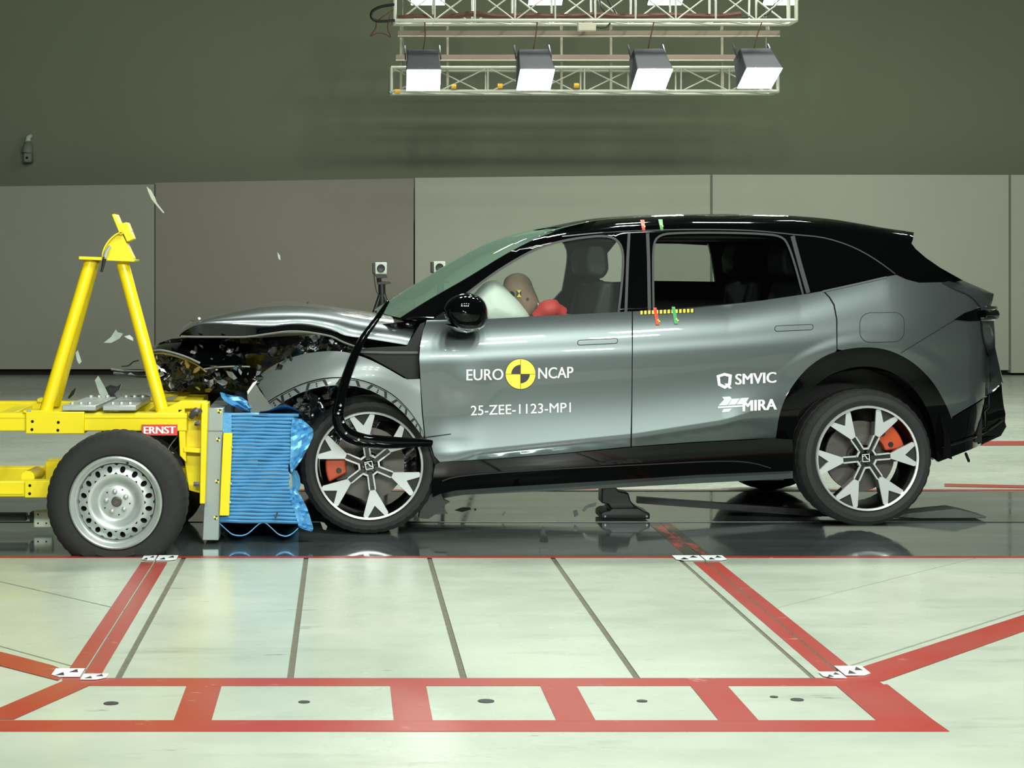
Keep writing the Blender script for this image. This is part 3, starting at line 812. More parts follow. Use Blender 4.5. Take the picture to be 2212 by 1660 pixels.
def tubep(name, pts, s, r, mt, parent, seg=6):
    m = MB(); pp = sm(pts, 5)
    m.tube([L2W(*((lambda q: (q[0], s, q[1]))(loc_at(a, b, s)))) for a, b in pp], r, seg); return m.build(name, mt, parent, smooth=60)
tubep('bent_bar', [(324, 760), (345, 757), (375, 763), (405, 773), (432, 785)], .0, .007, 'debris_grey', car)
tubep('bent_bar', [(326, 765), (350, 764), (385, 772), (420, 786), (446, 804)], .01, .005, 'debris_olive', car)
tubep('bent_bar', [(440, 798), (470, 794), (510, 792), (540, 793)], .05, .005, 'debris_grey', car)
tubep('loose_wire', [(300, 779), (288, 782), (278, 790), (262, 792)], .1, .004, 'cable_black', car)
tubep('loose_wire', [(322, 800), (300, 802), (270, 801), (240, 798)], .12, .006, 'debris_grey', car)
tubep('loose_wire', [(324, 812), (300, 812), (270, 808), (245, 806)], .12, .012, 'debris_dark', car)
# rounded black bumper corner with the headlamp
rows = []
for k, (wt, s) in enumerate(((0, .10), (.3, .16), (.7, .30), (1, .6))):
    r = []
    for (ax, ay), (bx, by) in zip([(320, 800), (330, 772), (350, 760), (390, 768), (440, 790), (520, 790)], [(318, 775), (328, 752), (350, 739), (390, 732), (450, 727), (560, 729)]):
        px, py = ax + (bx - ax) * wt, ay + (by - ay) * wt
        x, z = loc_at(px, py, s); r.append(L2W(x, s, z))
    rows.append(r)
m = MB(); m.grid([sm([tuple(p) for p in r], 4) for r in rows]); m.build('bumper_corner', 'gloss_black', car, smooth=70)

# torn arch trim hanging from the hood across the wheel
pts = sm([(838, 652), (828, 668), (812, 692), (785, 730), (766, 768), (750, 810), (739, 845), (731, 885), (732, 912), (746, 936), (775, 950), (815, 955), (860, 957), (905, 957), (932, 958)], 4)
m = MB(); k = len(pts)
ss = [pl(i / k, [(0, .10), (.2, -.02), (.5, -.14), (.75, -.12), (1, -.06)]) for i in range(k)]
rr = [pl(i / k, [(0, .010), (.12, .016), (.3, .026), (.5, .032), (.66, .044), (.8, .040), (1, .018)]) for i in range(k)]
m.tube([L2W(*((lambda q: (q[0], s, q[1]))(loc_at(a, b, s)))) for (a, b), s in zip(pts, ss)], rr, 10, flat=.75)
m.build('torn_arch_trim', 'gloss_black', car, smooth=60)
for px, py in ((731, 893), (736, 876), (748, 936), (742, 912), (775, 950)):
    x, z = loc_at(px, py, -.175); c = L2W(x, -.175, z); m = MB()
    m.lathe(Matrix.Translation(c) @ Matrix.Rotation(PHI, 4, 'Z'), [(.0, 0), (.006, .001), (.009, .004), (.009, .03)], 10); m.build('trim_clip', 'debris_chrome', car)
# dark torn splash guard behind the front wheel
m = MB()
for pp, s in (([(922, 965), (945, 985), (950, 1060), (958, 1080), (972, 1085), (955, 1095), (968, 1110), (940, 1112), (925, 1122), (905, 1120), (915, 1050)], .10),):
    mm = [L2W(*((lambda q: (q[0], s, q[1]))(loc_at(a, b, s)))) for a, b in pp]; m.prism(mm, -NW * .05)
m.build('splash_guard', 'satin_black', car, smooth=None)
panel('door_scratch', [(920, 944), (975, 937), (974, 939), (920, 947)], 'seam_black', car, off=.002, thick=.002, custom=False)

# ------------------------------------------------------------------ door details
def rrect(x0, y0, x1, y1, r, slope=0.0, n=4):
    out = []
    for cx_, cy_, a0 in ((x1 - r, y0 + r, -90), (x1 - r, y1 - r, 0), (x0 + r, y1 - r, 90), (x0 + r, y0 + r, 180)):
        for k in range(n + 1):
            t = math.radians(a0 + 90 * k / n); out.append((cx_ + r * math.cos(t), cy_ + r * math.sin(t)))
    return [(a, b + slope * (a - x0)) for a, b in out]
for dr, (x0, y0, x1, y1, sl) in ((fd, (1247, 735, 1335, 747, -.05)), (rd, (1673, 704, 1757, 717, -.045))):
    rc = panel('handle_recess', rrect(x0, y0, x1, y1, 5.5, sl), 'seam_black', dr, off=.001, step=8, thick=.002)
    panel('door_handle', rrect(x0 + 1.4, y0 + 1.4, x1 - 1.4, y1 - 1.4, 4.5, sl), 'car_paint', dr, off=.005, step=7, thick=.005)
panel('fuel_flap_gap', rrect(1857, 676, 1954, 741, 22, -.02), 'seam_black', qp, off=.001, step=10, thick=.002)
panel('fuel_flap', rrect(1858.3, 677.3, 1952.7, 739.7, 21, -.02), 'car_paint', qp, off=.0022, step=10, thick=.002)
strip('bumper_seam', [(2062, 692), (2005, 727), (1946, 763)], 1.6, 'seam_black', qp)
strip('tailgate_seam', sm([(2036, 611), (2062, 625), (2090, 637), (2108, 651), (2118, 664)], 3), 2.2, 'seam_black', qp, off=.004)
strip('tailgate_seam', sm([(2121, 694), (2125, 730), (2135, 762), (2152, 800), (2161, 814)], 3), 2.6, 'seam_black', qp, off=.006)
strip('belt_moulding', [(1777, 630), (1850, 614), (1915, 599)], 4, 'sill_grey', qp, off=.004)

# decals
def text_mesh(body, bold=0.0):
    cu = bpy.data.curves.new('lettering', 'FONT'); cu.body = body; cu.resolution_u = 4
    ob = bpy.data.objects.new('lettering', cu); COL.objects.link(ob)
    me = bpy.data.meshes.new_from_object(ob)
    bm = bmesh.new(); bm.from_mesh(me); bmesh.ops.triangulate(bm, faces=bm.faces)
    for _ in range(3):
        le = [e for e in bm.edges if e.calc_length() > .16]
        if le: bmesh.ops.subdivide_edges(bm, edges=le, cuts=1); bmesh.ops.triangulate(bm, faces=bm.faces)
    bm.to_mesh(me); bm.free()
    vs = [v.co.copy() for v in me.vertices]; fs = [list(p.vertices) for p in me.polygons]
    bpy.data.objects.remove(ob)
    return vs, fs
def side_text(name, body, x0, x1, yb0, yb1, cap, mt, parent, bold=0.0, off=.004, place=None):
    vs, fs = text_mesh(body)
    ux0 = min(v.x for v in vs); ux1 = max(v.x for v in vs); vy0 = min(v.y for v in vs); vy1 = max(v.y for v in vs)
    m = MB(); out = []
    for v in vs:
        u = (v.x - ux0) / (ux1 - ux0); t = (v.y - vy0) / (vy1 - vy0)
        px, py = x0 + u * (x1 - x0), yb0 + (yb1 - yb0) * u - t * cap
        out.append(place(px, py) if place else W(px, py, off=off))
    m.add(out, fs)
    if bold:
        for kk, ddx in enumerate((-bold, bold)): m.add([p + Vector((ddx * p.y / F, -.0005 * (kk + 1), 0)) for p in out], fs)
    return m.build(name, mt, parent, smooth=None, recalc=False)
side_text('decal_lettering', 'EURO', 1008, 1087, 822.5, 821, 24, 'white_print', fd, .35)
side_text('decal_lettering', 'NCAP', 1163, 1238, 819, 816.5, 24, 'white_print', fd, .35)
side_text('decal_lettering', '25-ZEE-1123-MP1', 1017, 1233, 898, 891, 21, 'white_print', fd, 0)
side_text('decal_lettering', 'SMVIC', 1589, 1676, 831.5, 827, 23, 'white_print', rd, .9)
side_text('decal_lettering', 'MIRA', 1605, 1677, 889, 885, 23, 'white_print', rd, 1.2)
def disc(cx_, cy_, r, a0=0, a1=360, n=36):
    p = [(cx_ + r * math.cos(math.radians(a0 + (a1 - a0) * k / n)), cy_ + r * math.sin(math.radians(a0 + (a1 - a0) * k / n))) for k in range(n + (0 if a1 - a0 == 360 else 1))]
    return p if a1 - a0 == 360 else p + [(cx_, cy_)]
def flatpatch(name, pts, mt, parent, off):
    return panel(name, pts, mt, parent, off=off, step=9, thick=.001, custom=True)
flatpatch('decal_disc', disc(1124.5, 808.5, 33.5)[::-1], 'sticker_black', fd, .003)
ds = flatpatch('decal_disc', disc(1124.5, 808.5, 32.3)[::-1], 'sticker_yellow', fd, .0042)
flatpatch('decal_quarter', disc(1124.5, 808.5, 20, 180, 270)[::-1], 'sticker_black', fd, .0052)
flatpatch('decal_quarter', disc(1124.5, 808.5, 20, 0, 90)[::-1], 'sticker_black', fd, .0052)
flatpatch('decal_line', [(1124.0, 776.5), (1124.0, 840.5), (1125.0, 840.5), (1125.0, 776.5)], 'sticker_black', fd, .0050)
flatpatch('decal_line', [(1092.5, 808.2), (1092.5, 809.0), (1156.5, 809.0), (1156.5, 808.2)], 'sticker_black', fd, .0050)
# shield mark: an angular Q
O_ = [(1548, 811.5), (1565, 806), (1581, 810), (1579, 832), (1566, 840.5), (1551, 833)]
I_ = [(1555, 815), (1565, 812), (1574, 814.5), (1573, 828), (1566, 833.5), (1556.5, 829)]
m = MB(); m.add([W(a, b, off=.004) for a, b in O_ + I_], [(i, (i + 1) % 6, 6 + (i + 1) % 6, 6 + i) for i in range(6)]); m.build('decal_shield', 'white_print', rd, smooth=None)
flatpatch('decal_shield_tail', [(1565, 829), (1571, 829), (1581, 839), (1575, 840)], 'white_print', rd, .0045)
# striped wing mark
for q in ([(1560, 858), (1577, 857), (1581, 862), (1571, 875.5), (1552, 876.5), (1564, 864)], [(1582, 862), (1598, 861), (1589, 874.5), (1572.5, 875.5)], [(1600, 860.5), (1618, 859.5), (1609, 873.5), (1590.5, 874.5)],
          [(1551, 878.5), (1606, 875.5), (1604, 879), (1551, 882.5)], [(1563, 884), (1581, 883), (1574, 890), (1559, 891)]):
    flatpatch('decal_wing', q[::-1], 'sticker_pale', rd, .004)
# measuring tape marks
flatpatch('tape_strip', [(1382, 671.5), (1382, 680), (1501, 675.5), (1501, 667)], 'sticker_black', rd, .003)
for k in range(14):
    x = 1383.5 + k * 8.4
    flatpatch('tape_dash', [(x, 671.8 - k * .32), (x, 679.6 - k * .32), (x + 4.6, 679.3 - k * .32), (x + 4.6, 671.5 - k * .32)], 'sticker_yellow', rd, .0042)
def tmark(q, mt, par, cx_, cy_):
    o = flatpatch('tape_mark', q, mt, par, .0055)
    for dx, dy in ((0, 0), (3, 3)):
        flatpatch('tape_target', [(cx_ + dx, cy_ + dy), (cx_ + dx, cy_ + dy + 3), (cx_ + dx + 3, cy_ + dy + 3), (cx_ + dx + 3, cy_ + dy)], 'sticker_yellow', o, .0068)
tmark([(1411, 665), (1417, 702), (1425, 702), (1418, 665)], 'tape_red', rd, 1420, 690)
tmark([(1451, 663), (1457, 700), (1465, 700), (1458, 663)], 'tape_green', rd, 1460, 688)
tmark([(1383, 475), (1388, 500), (1394, 500), (1392, 475)], 'tape_red', ub, 1388, 485)
tmark([(1422, 474), (1427, 498), (1433, 498), (1431, 474)], 'tape_green', ub, 1427, 484)

# ------------------------------------------------------------------ door mirror
rows = []
prof = sm([(957, 676), (962, 655), (980, 640), (1005, 633), (1030, 638), (1048, 652), (1055, 676), (1050, 700), (1035, 712), (1000, 714), (975, 702)], 4, True)
cx_, cy_ = 1006, 676
for sc, s in ((.0, -.27), (.45, -.262), (.75, -.235), (.93, -.18), (1.0, -.11), (.93, -.05), (.55, -.02)):
    r = []
    for a, b in prof:
        px, py = cx_ + (a - cx_) * sc, cy_ + (b - cy_) * sc
        x, z = loc_at(px, py, s); r.append(L2W(x, s, z))
    rows.append(r)
m = MB(); m.grid(rows, close=True); mir = m.build('door_mirror', 'gloss_black', car, smooth=60)
m = MB(); x, z = loc_at(1000, 710, -.02)
m.tube([L2W(x, -.12, z + .01), L2W(x + .02, -.02, z - .01), L2W(x + .03, .08, z - .01)], [.05, .04, .05], 10, flat=.5); m.build('mirror_arm', 'gloss_black', mir, smooth=60)
rows = []
for px, py0, py1 in ((958, 700, 700), (985, 700, 716), (1008, 699, 720), (1035, 698, 714), (1042, 698, 700)):
    rows.append([L2W(*((lambda q: (q[0], s, q[1]))(loc_at(px, py, s)))) for py, s in ((py0, -.16), ((py0 + py1) / 2, -.18), (py1, -.12), (py1, -.04))])
m = MB(); m.grid(rows); m.build('mirror_base', 'gloss_black', mir, smooth=60)
strip('mirror_edge', [(992, 703), (1042, 699)], 4, 'sill_grey', mir, fn=lambda x, z: -.185, off=0)

# ------------------------------------------------------------------ road wheels
def poly_ext(M, pts, d0, d1):
    # 2D outline in the wheel plane, from depth d0 (outer) to d1
    m = MB(); m.prism([M @ Vector((a, d0, b)) for a, b in pts], M.to_3x3() @ Vector((0, d1 - d0, 0))); return m
def pol(r, deg): return (r * math.cos(math.radians(deg)), r * math.sin(math.radians(deg)))
def tyre_mesh(M, R, Rr, wdt, zmin=None, notch=True, seg=120):
    prof = [(Rr, .012), (Rr + .012, .0), (Rr + (R - Rr) * .35, -.006), (Rr + (R - Rr) * .65, .0), (R - .022, .014), (R - .008, .028), (R - .001, .046), (R, .07),
            (R, wdt * .30), (R - .008, wdt * .305), (R - .008, wdt * .34), (R, wdt * .345), (R, wdt * .66), (R - .008, wdt * .665), (R - .008, wdt * .70), (R, wdt * .705), (R, wdt - .07), (R - .008, wdt - .028), (R - .022, wdt - .014), (Rr + (R - Rr) * .5, wdt), (Rr, wdt - .01)]
    def mod(r, d, k, sg):
        if notch and r > R - .03 and k % 3 == 0: r -= .0035
        t = 2 * PI * k / sg; return (r * math.cos(t), d, r * math.sin(t))
    m = MB(); m.lathe(M, prof, seg, mod)
    if zmin is not None:
        for p in m.v:
            if p.z < zmin:
                p.y += 0.0; p.z = zmin
    return m
def car_wheel(parent, M, rot, R=.375, Rr=.288, caliper=180, names='wheel'):
    tyre = tyre_mesh(M, R, Rr, .25, zmin=.001).build('tire', 'rubber', parent, smooth=30)
    rim = MB(); rim.lathe(M, [(Rr * .955, .0), (Rr * .99, -.004), (Rr, .003), (Rr, .012), (Rr * .955, .012), (Rr * .955, .0)], 64); rim = rim.build('rim_edge', 'alloy_silver', tyre, smooth=40)
    b = MB(); b.lathe(M, [(Rr * .96, .01), (Rr * .93, .05), (Rr * .90, .10), (Rr * .90, .22)], 48); b.build('rim_barrel', 'wheel_black', tyre, smooth=60)
    d = MB(); d.lathe(M, [(.0, .105), (.075, .105), (.08, .115), (.195, .118), (.195, .14), (.0, .14)], 48); d.build('brake_disc', 'disc_steel', tyre, smooth=30)
    # caliper
    c = MB(); n = 10
    outer = [pol(.235, caliper - 26 + 52 * k / n) for k in range(n + 1)]; inn = [pol(.125, caliper + 22 - 44 * k / n) for k in range(n + 1)]
    c.prism([M @ Vector((a, .055, q)) for a, q in outer + inn], M.to_3x3() @ Vector((0, .10, 0))); c.build('brake_caliper', 'caliper_orange', tyre, smooth=None, bevel=.012)
    for dg in (caliper - 13, caliper + 13):
        a, q = pol(.165, dg); l = MB(); l.lathe(M @ Matrix.Translation((a, .048, q)), [(0, 0), (.013, .0), (.015, .004), (.015, .02)], 12); l.build('caliper_bolt', 'debris_dark', tyre)
    # hub and black spoke bodies
    hub = MB(); hub.lathe(M, [(.0, .028), (.05, .028), (.062, .034), (.07, .045), (.07, .10)], 40); hub.build('hub', 'wheel_black', tyre, smooth=40)
    for k in range(6):
        a0 = rot + 60 * k
        def AF(u, v):
            t = math.radians(a0); return (Rr * (u * math.cos(t) - v * math.sin(t)), Rr * (u * math.sin(t) + v * math.cos(t)))
        # opening edge v=.24 either side of the bisector, expressed in the arm frame
        def OE(u, sgn):
            t = math.radians(30) * sgn; vv = -pl(u, [(.41, .185), (.895, .25)]) * sgn
            return (u * math.cos(t) - vv * math.sin(t), u * math.sin(t) + vv * math.cos(t))
        up = [OE(u, 1) for u in (.41, .56, .74, .895)]; dn = [OE(u, -1) for u in (.41, .56, .74, .895)]
        body = [(.10, -.05), (.20, -.05)] + dn + [(.955, -.15), (.965, 0), (.955, .15)] + up[::-1] + [(.20, .05), (.10, .05)]
        poly_ext(M, [AF(u, v) for u, v in body], .022, .075).build('spoke_body', 'wheel_black', tyre, smooth=None, bevel=.004)
        apex = (.745, 0.0)
        half = lambda pts, sg: [(.46, 0.0), (.462, .05 * sg)] + pts + [(.962, .20 * sg), (.965, .16 * sg), (.945, .155 * sg), apex]
        for pts, sg in ((up, 1), (dn, -1)):
            poly_ext(M, [AF(u, v) for u, v in half(pts, sg)], .012, .024).build('spoke_face', 'alloy_silver', tyre, smooth=None)
        poly_ext(M, [AF(.76, 0), AF(.942, -.145), AF(.955, -.08), AF(.96, 0), AF(.955, .08), AF(.942, .145)], .020, .030).build('spoke_window', 'rubber', tyre, smooth=None)
        # thin bright edge round the inner end of each opening
        t = math.radians(a0 + 30)
        def BF(u, v): return (Rr * (u * math.cos(t) - v * math.sin(t)), Rr * (u * math.sin(t) + v * math.cos(t)))
        for path in ([(.43, -.20), (.185, -.066), (.19, -.036), (.42, -.165)], [(.20, -.072), (.165, -.054), (.165, .054), (.20, .072), (.212, .045), (.198, .035), (.198, -.035), (.212, -.045)], [(.185, .066), (.43, .20), (.42, .165), (.19, .036)]):
            poly_ext(M, [BF(u, v) for u, v in path], .014, .026).build('spoke_edge', 'alloy_silver', tyre, smooth=None)
    e = .021
    cap = MB(); fr = []
    for a, q in ((-e, -e), (e, -e), (e, e), (-e, e)): fr.append((a, q))
    i2 = e * .84
    th = math.radians(rot * .2 + 4)
    rr_ = lambda a, q: (a * math.cos(th) - q * math.sin(th), a * math.sin(th) + q * math.cos(th))
    vs = [M @ Vector((rr_(a, q)[0], .026, rr_(a, q)[1])) for a, q in fr + [(-i2, -i2), (i2, -i2), (i2, i2), (-i2, i2)]]
    cap.add(vs, [(i, (i + 1) % 4, 4 + (i + 1) % 4, 4 + i) for i in range(4)])
    zig = [(-.019, .006), (-.004, .012), (-.001, .004), (.003, -.006), (.018, -.012), (.018, -.008), (.006, -.003), (.003, .007), (-.003, .0155), (-.019, .0095)]
    cap.add([M @ Vector((rr_(a, q)[0], .026, rr_(a, q)[1])) for a, q in zig], [list(range(len(zig)))])
    cap.build('hub_emblem', 'debris_pale', tyre, smooth=None)
    return tyre
def wheel_frame(px, py, s, steer=0.0, far=False):
    x, z = loc_at(px, py, s)
    c = L2W(x, WD - s if far else s, z)
    return Matrix.Translation(c) @ Matrix.Rotation(PHI + steer + (PI if far else 0), 4, 'Z')
MR = wheel_frame(1874.5, 991, .02); car_wheel(car, MR, 4.5, caliper=38)
MF = wheel_frame(797.5, 1007, .06, math.radians(-3)); car_wheel(car, MF, 38, R=.372, Rr=.292, caliper=178)
x, z = loc_at(1874.5, 991, .02)
for xx in (x, x - 2.80):
    M2 = Matrix.Translation(L2W(xx, WD - .02, .377)) @ Matrix.Rotation(PHI + PI, 4, 'Z')
    t2 = tyre_mesh(M2, .375, .288, .25, zmin=.001, seg=72).build('tire', 'rubber', car, smooth=30)
    b = MB(); b.lathe(M2, [(.0, .12), (.28, .10), (.285, .02)], 40); b.build('rim_barrel', 'wheel_black', t2, smooth=40)

# ------------------------------------------------------------------ cabin
m = MB(); lbox(m, -1.55, .05, .24, WD - .24, 1.60, 1.63); m.build('headliner', 'headliner', car, smooth=None)
# far door trims and pillars seen through the windows
far = lambda px, py, s=WD - .16: L2W(*((lambda q: (q[0], s, q[1]))(loc_at(px, py, s))))
def fpoly(name, pts, mt, s=WD - .17, dep=.04):
    m = MB(); m.prism([far(a, b, s) for a, b in pts], -NW * dep); return m.build(name, mt, car, smooth=None)
fpoly('far_door_trim', [(1240, 612), (1410, 607), (1560, 609), (1700, 640), (1700, 760), (1150, 760), (1180, 700), (1205, 640)], 'cabin_dark')
fpoly('far_pillar', [(1556, 514), (1556, 620), (1602, 620), (1598, 545), (1606, 546), (1645, 556), (1720, 600), (1735, 530), (1640, 516)], 'cabin_dark')
fpoly('far_header', [(1395, 512), (1395, 526), (1470, 527), (1545, 531), (1553, 536), (1558, 548), (1560, 514)], 'cabin_dark')
fpoly('far_pillar', [(1215, 516), (1226, 542), (1231, 560), (1228, 590), (1214, 632), (1190, 670), (1290, 680), (1296, 600), (1302, 560), (1330, 525), (1340, 512)], 'cabin_grey')
fpoly('far_door_trim', [(1160, 690), (1178, 668), (1216, 626), (1240, 640), (1240, 760), (1140, 760)], 'cabin_grey', WD - .16)
def seat(x, y, name):
    sd = MB()
    prof = [(-.05, .50), (-.02, .62), (.06, .68), (.10, .80), (.17, 1.18), (.22, 1.36), (.30, 1.36), (.29, 1.18), (.24, .80), (.22, .55), (.18, .42), (-.40, .46), (-.44, .54), (-.40, .60)]
    for y0, y1, k in ((y - .25, y + .25, 1),):
        sd.prism([L2W(x + a, y0, z) for a, z in prof], L2W(0, y1 - y0, 0) - L2W(0, 0, 0))
    o = sd.build(name, 'cabin_dark', car, smooth=40, bevel=.03, seg=3)
    hd = MB(); hp = [(.16, 1.40), (.15, 1.50), (.18, 1.58), (.24, 1.59), (.28, 1.54), (.29, 1.42), (.25, 1.37)]
    hd.prism([L2W(x + a, y - .14, z) for a, z in hp], L2W(0, .28, 0) - L2W(0, 0, 0)); hd.build('headrest', 'cabin_dark', o, smooth=40, bevel=.025, seg=3)
    return o
xs, zs_ = loc_at(1262, 640, .5)
seat(xs - .17, .52, 'front_seat'); seat(xs - .02, 1.42, 'front_seat')
xr_, zr_ = loc_at(1640, 640, .6)
for y in (.5, 1.42): seat(xr_ - .10, y, 'rear_seat')
m = MB(); lbox(m, -2.15, -1.75, .2, WD - .2, .75, 1.10); m.build('dashboard', 'cabin_dark', car, smooth=None, bevel=.04)
# steering wheel behind the airbag
cw = L2W(*((lambda q: (q[0], .52, q[1]))(loc_at(1075, 690, .52)))); m = MB()
Msw = Matrix.Translation(cw) @ Matrix.Rotation(PHI, 4, 'Z') @ Matrix.Rotation(math.radians(25), 4, 'Y')
m.tube([Msw @ Vector((0, .18 * math.cos(t * PI / 12), .18 * math.sin(t * PI / 12))) for t in range(25)], .016, 8, caps=False); m.build('steering_wheel', 'cabin_dark', car, smooth=60)
# airbag: an inflated cushion seen edge-on
rows = []
pr = sm([(1000, 668), (1020, 640), (1044, 614), (1065, 606), (1080, 612), (1104, 634), (1128, 660), (1146, 690), (1130, 708), (1060, 716), (1010, 706)], 4, True)
for sc, s in ((.0, .20), (.5, .21), (.8, .25), (.95, .32), (1.0, .45), (.95, .60), (.8, .68), (.5, .73), (0, .74)):
    rows.append([L2W(*((lambda q: (q[0], s, q[1]))(loc_at(1072 + (a - 1072) * sc, 665 + (b - 665) * sc, s)))) for a, b in pr])
m = MB(); m.grid(rows, close=True); m.build('airbag', 'airbag_cloth', car, smooth=70)

# crash test dummy in the driver's seat
def dl(px, py, s): return L2W(*((lambda q: (q[0], s, q[1]))(loc_at(px, py, s))))
hip = loc_at(1232, 800, .52)
dm = thing('crash_test_dummy', 'seated crash test dummy with brown head and red shoulder pressed into white airbag', 'dummy', L2W(hip[0], .52, hip[1]))
rows = []
hp_ = sm([(1087, 622), (1090, 604), (1102, 594), (1118, 590), (1134, 594), (1146, 606), (1152, 622), (1160, 640), (1166, 660), (1160, 678), (1146, 690), (1136, 680), (1122, 664), (1104, 648), (1092, 636)], 4, True)
for sc, s in ((0, .43), (.5, .435), (.8, .455), (.96, .49), (1.0, .53), (.96, .57), (.8, .605), (.5, .625), (0, .63)):
    rows.append([dl(1124 + (a - 1124) * sc, 638 + (b - 638) * sc, s) for a, b in hp_])
m = MB(); m.grid(rows, close=True); hd = m.build('head', 'dummy_skin', dm, smooth=70)
def dpatch(name, pts, mt, s, parent):
    m = MB(); m.prism([dl(a, b, s) for a, b in pts], -NW * .004); return m.build(name, mt, parent, smooth=None)
dpatch('head_target', [(1116, 627), (1126, 627), (1121.5, 634)], 'sticker_yellow', .424, hd)
dpatch('head_target', [(1121.5, 634), (1126, 642), (1116.5, 642)], 'sticker_yellow', .424, hd)
dpatch('head_target', [(1116, 628), (1121.5, 634), (1116.5, 641)], 'sticker_black', .425, hd)
dpatch('head_target', [(1126, 628), (1126, 641), (1121.5, 634)], 'sticker_black', .425, hd)
dpatch('head_port', disc(1140, 646, 3, n=10), 'sticker_black', .424, hd)
m = MB(); m.tube([dl(1150, 676, .53), dl(1160, 690, .53), dl(1168, 712, .53)], [.055, .05, .055], 12); m.build('neck', 'dummy_grey', dm, smooth=60)
m = MB(); m.tube(sm([tuple(dl(*p)) for p in ((1162, 655, .44), (1166, 667, .43), (1172, 676, .43))], 4), .008, 6); m.build('neck_bracket', 'debris_chrome', dm)
m = MB(); m.tube([dl(1166, 700, .53), dl(1186, 716, .53), dl(1205, 752, .53), dl(1222, 790, .53), dl(1240, 820, .53)], [.09, .16, .17, .16, .13], 16); m.build('torso', 'dummy_grey', dm, smooth=60)
m = MB(); m.tube(sm([tuple(dl(*p)) for p in ((1160, 692, .36), (1178, 672, .34), (1196, 668, .34), (1214, 678, .36))], 4), [.02] + [.045] * 3 + [.055] * 5 + [.04] * 4, 12); m.build('shoulder', 'dummy_red', dm, smooth=60)
m = MB(); m.tube([dl(1200, 690, .36), dl(1160, 750, .33), dl(1095, 730, .38)], [.06, .05, .04], 12); m.build('arm', 'dummy_grey', dm, smooth=60)
m = MB(); m.tube([dl(1235, 820, .42), dl(1130, 800, .40), dl(1080, 900, .40)], [.085, .07, .055], 12); m.build('leg', 'dummy_grey', dm, smooth=60)
m = MB(); m.tube([dl(1235, 820, .64), dl(1130, 800, .66), dl(1080, 900, .66)], [.085, .07, .055], 12); m.build('leg', 'dummy_grey', dm, smooth=60)

# ------------------------------------------------------------------ moving barrier trolley
YT = 8.96
tro = thing('barrier_trolley', 'yellow steel barrier trolley on rubber wheels with upright A frame', 'trolley', (-1.75, 9.4, 0))
def tp(name, mt='yellow_paint', parent=None, bevel=.006):
    return lambda m, **k: m.build(name, mt, parent or tro, bevel=bevel, **k)
def zy(py, Y): return H - (py - CY) * Y / F
m = MB(); rect(m, -420, 893, 404, 932, YT, .10); ur = m.build('upper_rail', 'yellow_paint', tro, bevel=.006)
m = MB(); rect(m, -420, 901, 404, 903.5, YT - .004, .01); m.build('rail_ridge', 'yellow_tube', ur, smooth=None)
YB = 9.50
m = MB(); z1, z0 = .703, .61
m.box((-2.1, YB + .05, (z1 + z0) / 2), (2.6, .10, z1 - z0)); m.build('upper_rail', 'yellow_paint', tro, bevel=.006)
m = MB(); rect(m, 55, 890, 182, 938, YT - .02, .14); br = m.build('rail_bracket', 'yellow_paint', tro, bevel=.005)
def bolt(px, py, Y, r, mt, parent, name='bolt', d=.006):
    c = P(px, py, Y); m = MB()
    m.lathe(Matrix.Translation(c), [(0, -d), (r * .8, -d), (r, -d * .5), (r, .004), (0, .004)], 10); return m.build(name, mt, parent)
for a, b in ((70, 911), (69, 928.5), (126, 913), (125, 930)): bolt(a, b, YT - .02, .008, 'dark_hole', br, 'bolt_hole', .0015)
m = MB(); rect(m, -420, 1040, 150, 1074, YT, .10); lr = m.build('lower_rail', 'yellow_paint', tro, bevel=.006)
m = MB(); rect(m, -420, 1065, 50, 1068, YT - .006, .01); m.build('rail_ridge', 'yellow_paint', lr, smooth=None)
m = MB(); rect(m, 53, 1039, 150, 1076, YT - .012, .03); lb = m.build('rail_bracket', 'yellow_paint', tro, bevel=.004)
for a, b in ((64.5, 1049.5), (64, 1067)): bolt(a, b, YT - .012, .008, 'dark_hole', lb, 'bolt_hole', .0015)
m = MB(); m.box((-2.05, YB + .05, .30), (2.5, .10, .085)); m.build('lower_rail', 'yellow_paint', tro, bevel=.006)
m = MB(); m.box((-1.52, YB + .02, .335), (.22, .14, .10)); m.build('rail_bracket', 'yellow_paint', tro, bevel=.005)
m = MB(); m.tube([P(60, 1032, YT + .1), (P(84, 1010, YB).x, YB, .32)], .035, 10); m.build('cross_tube', 'yellow_tube', tro, smooth=60)
m = MB(); m.box((-1.75, (YT + YB) / 2 + .03, .655), (.08, YB - YT, .07)); m.build('cross_member', 'yellow_paint', tro, bevel=.004)
m = MB(); m.box((-.98, (YT + YB) / 2 + .03, .655), (.10, YB - YT, .07)); m.build('cross_member', 'yellow_paint', tro, bevel=.004)
# aluminium ballast plates with bolts
for x0, x1, sl in ((-1.457, -1.282, .03), (-1.247, -1.075, .012)):
    y0, y1, z = YT - .02, 9.50, .703
    m = MB(); m.prism([(x0, y0, z), (x1, y0, z), (x1 + sl, y1, z), (x0 + sl * 1.5, y1, z)], (0, 0, .028)); pt = m.build('ballast_plate', 'alu_plate', tro, bevel=.004)
    for k in range(3):
        for yy in (y0 + .07, y1 - .04):
            c = Vector((x0 + .045 + k * .045 + (sl if yy > 9.2 else 0), yy, z + .028)); mb = MB()
            mb.lathe(Matrix.Translation(c) @ Matrix.Rotation(-PI / 2, 4, 'X'), [(0, -.012), (.010, -.012), (.012, -.008), (.012, .0)], 6); mb.build('bolt', 'alu_plate', pt)
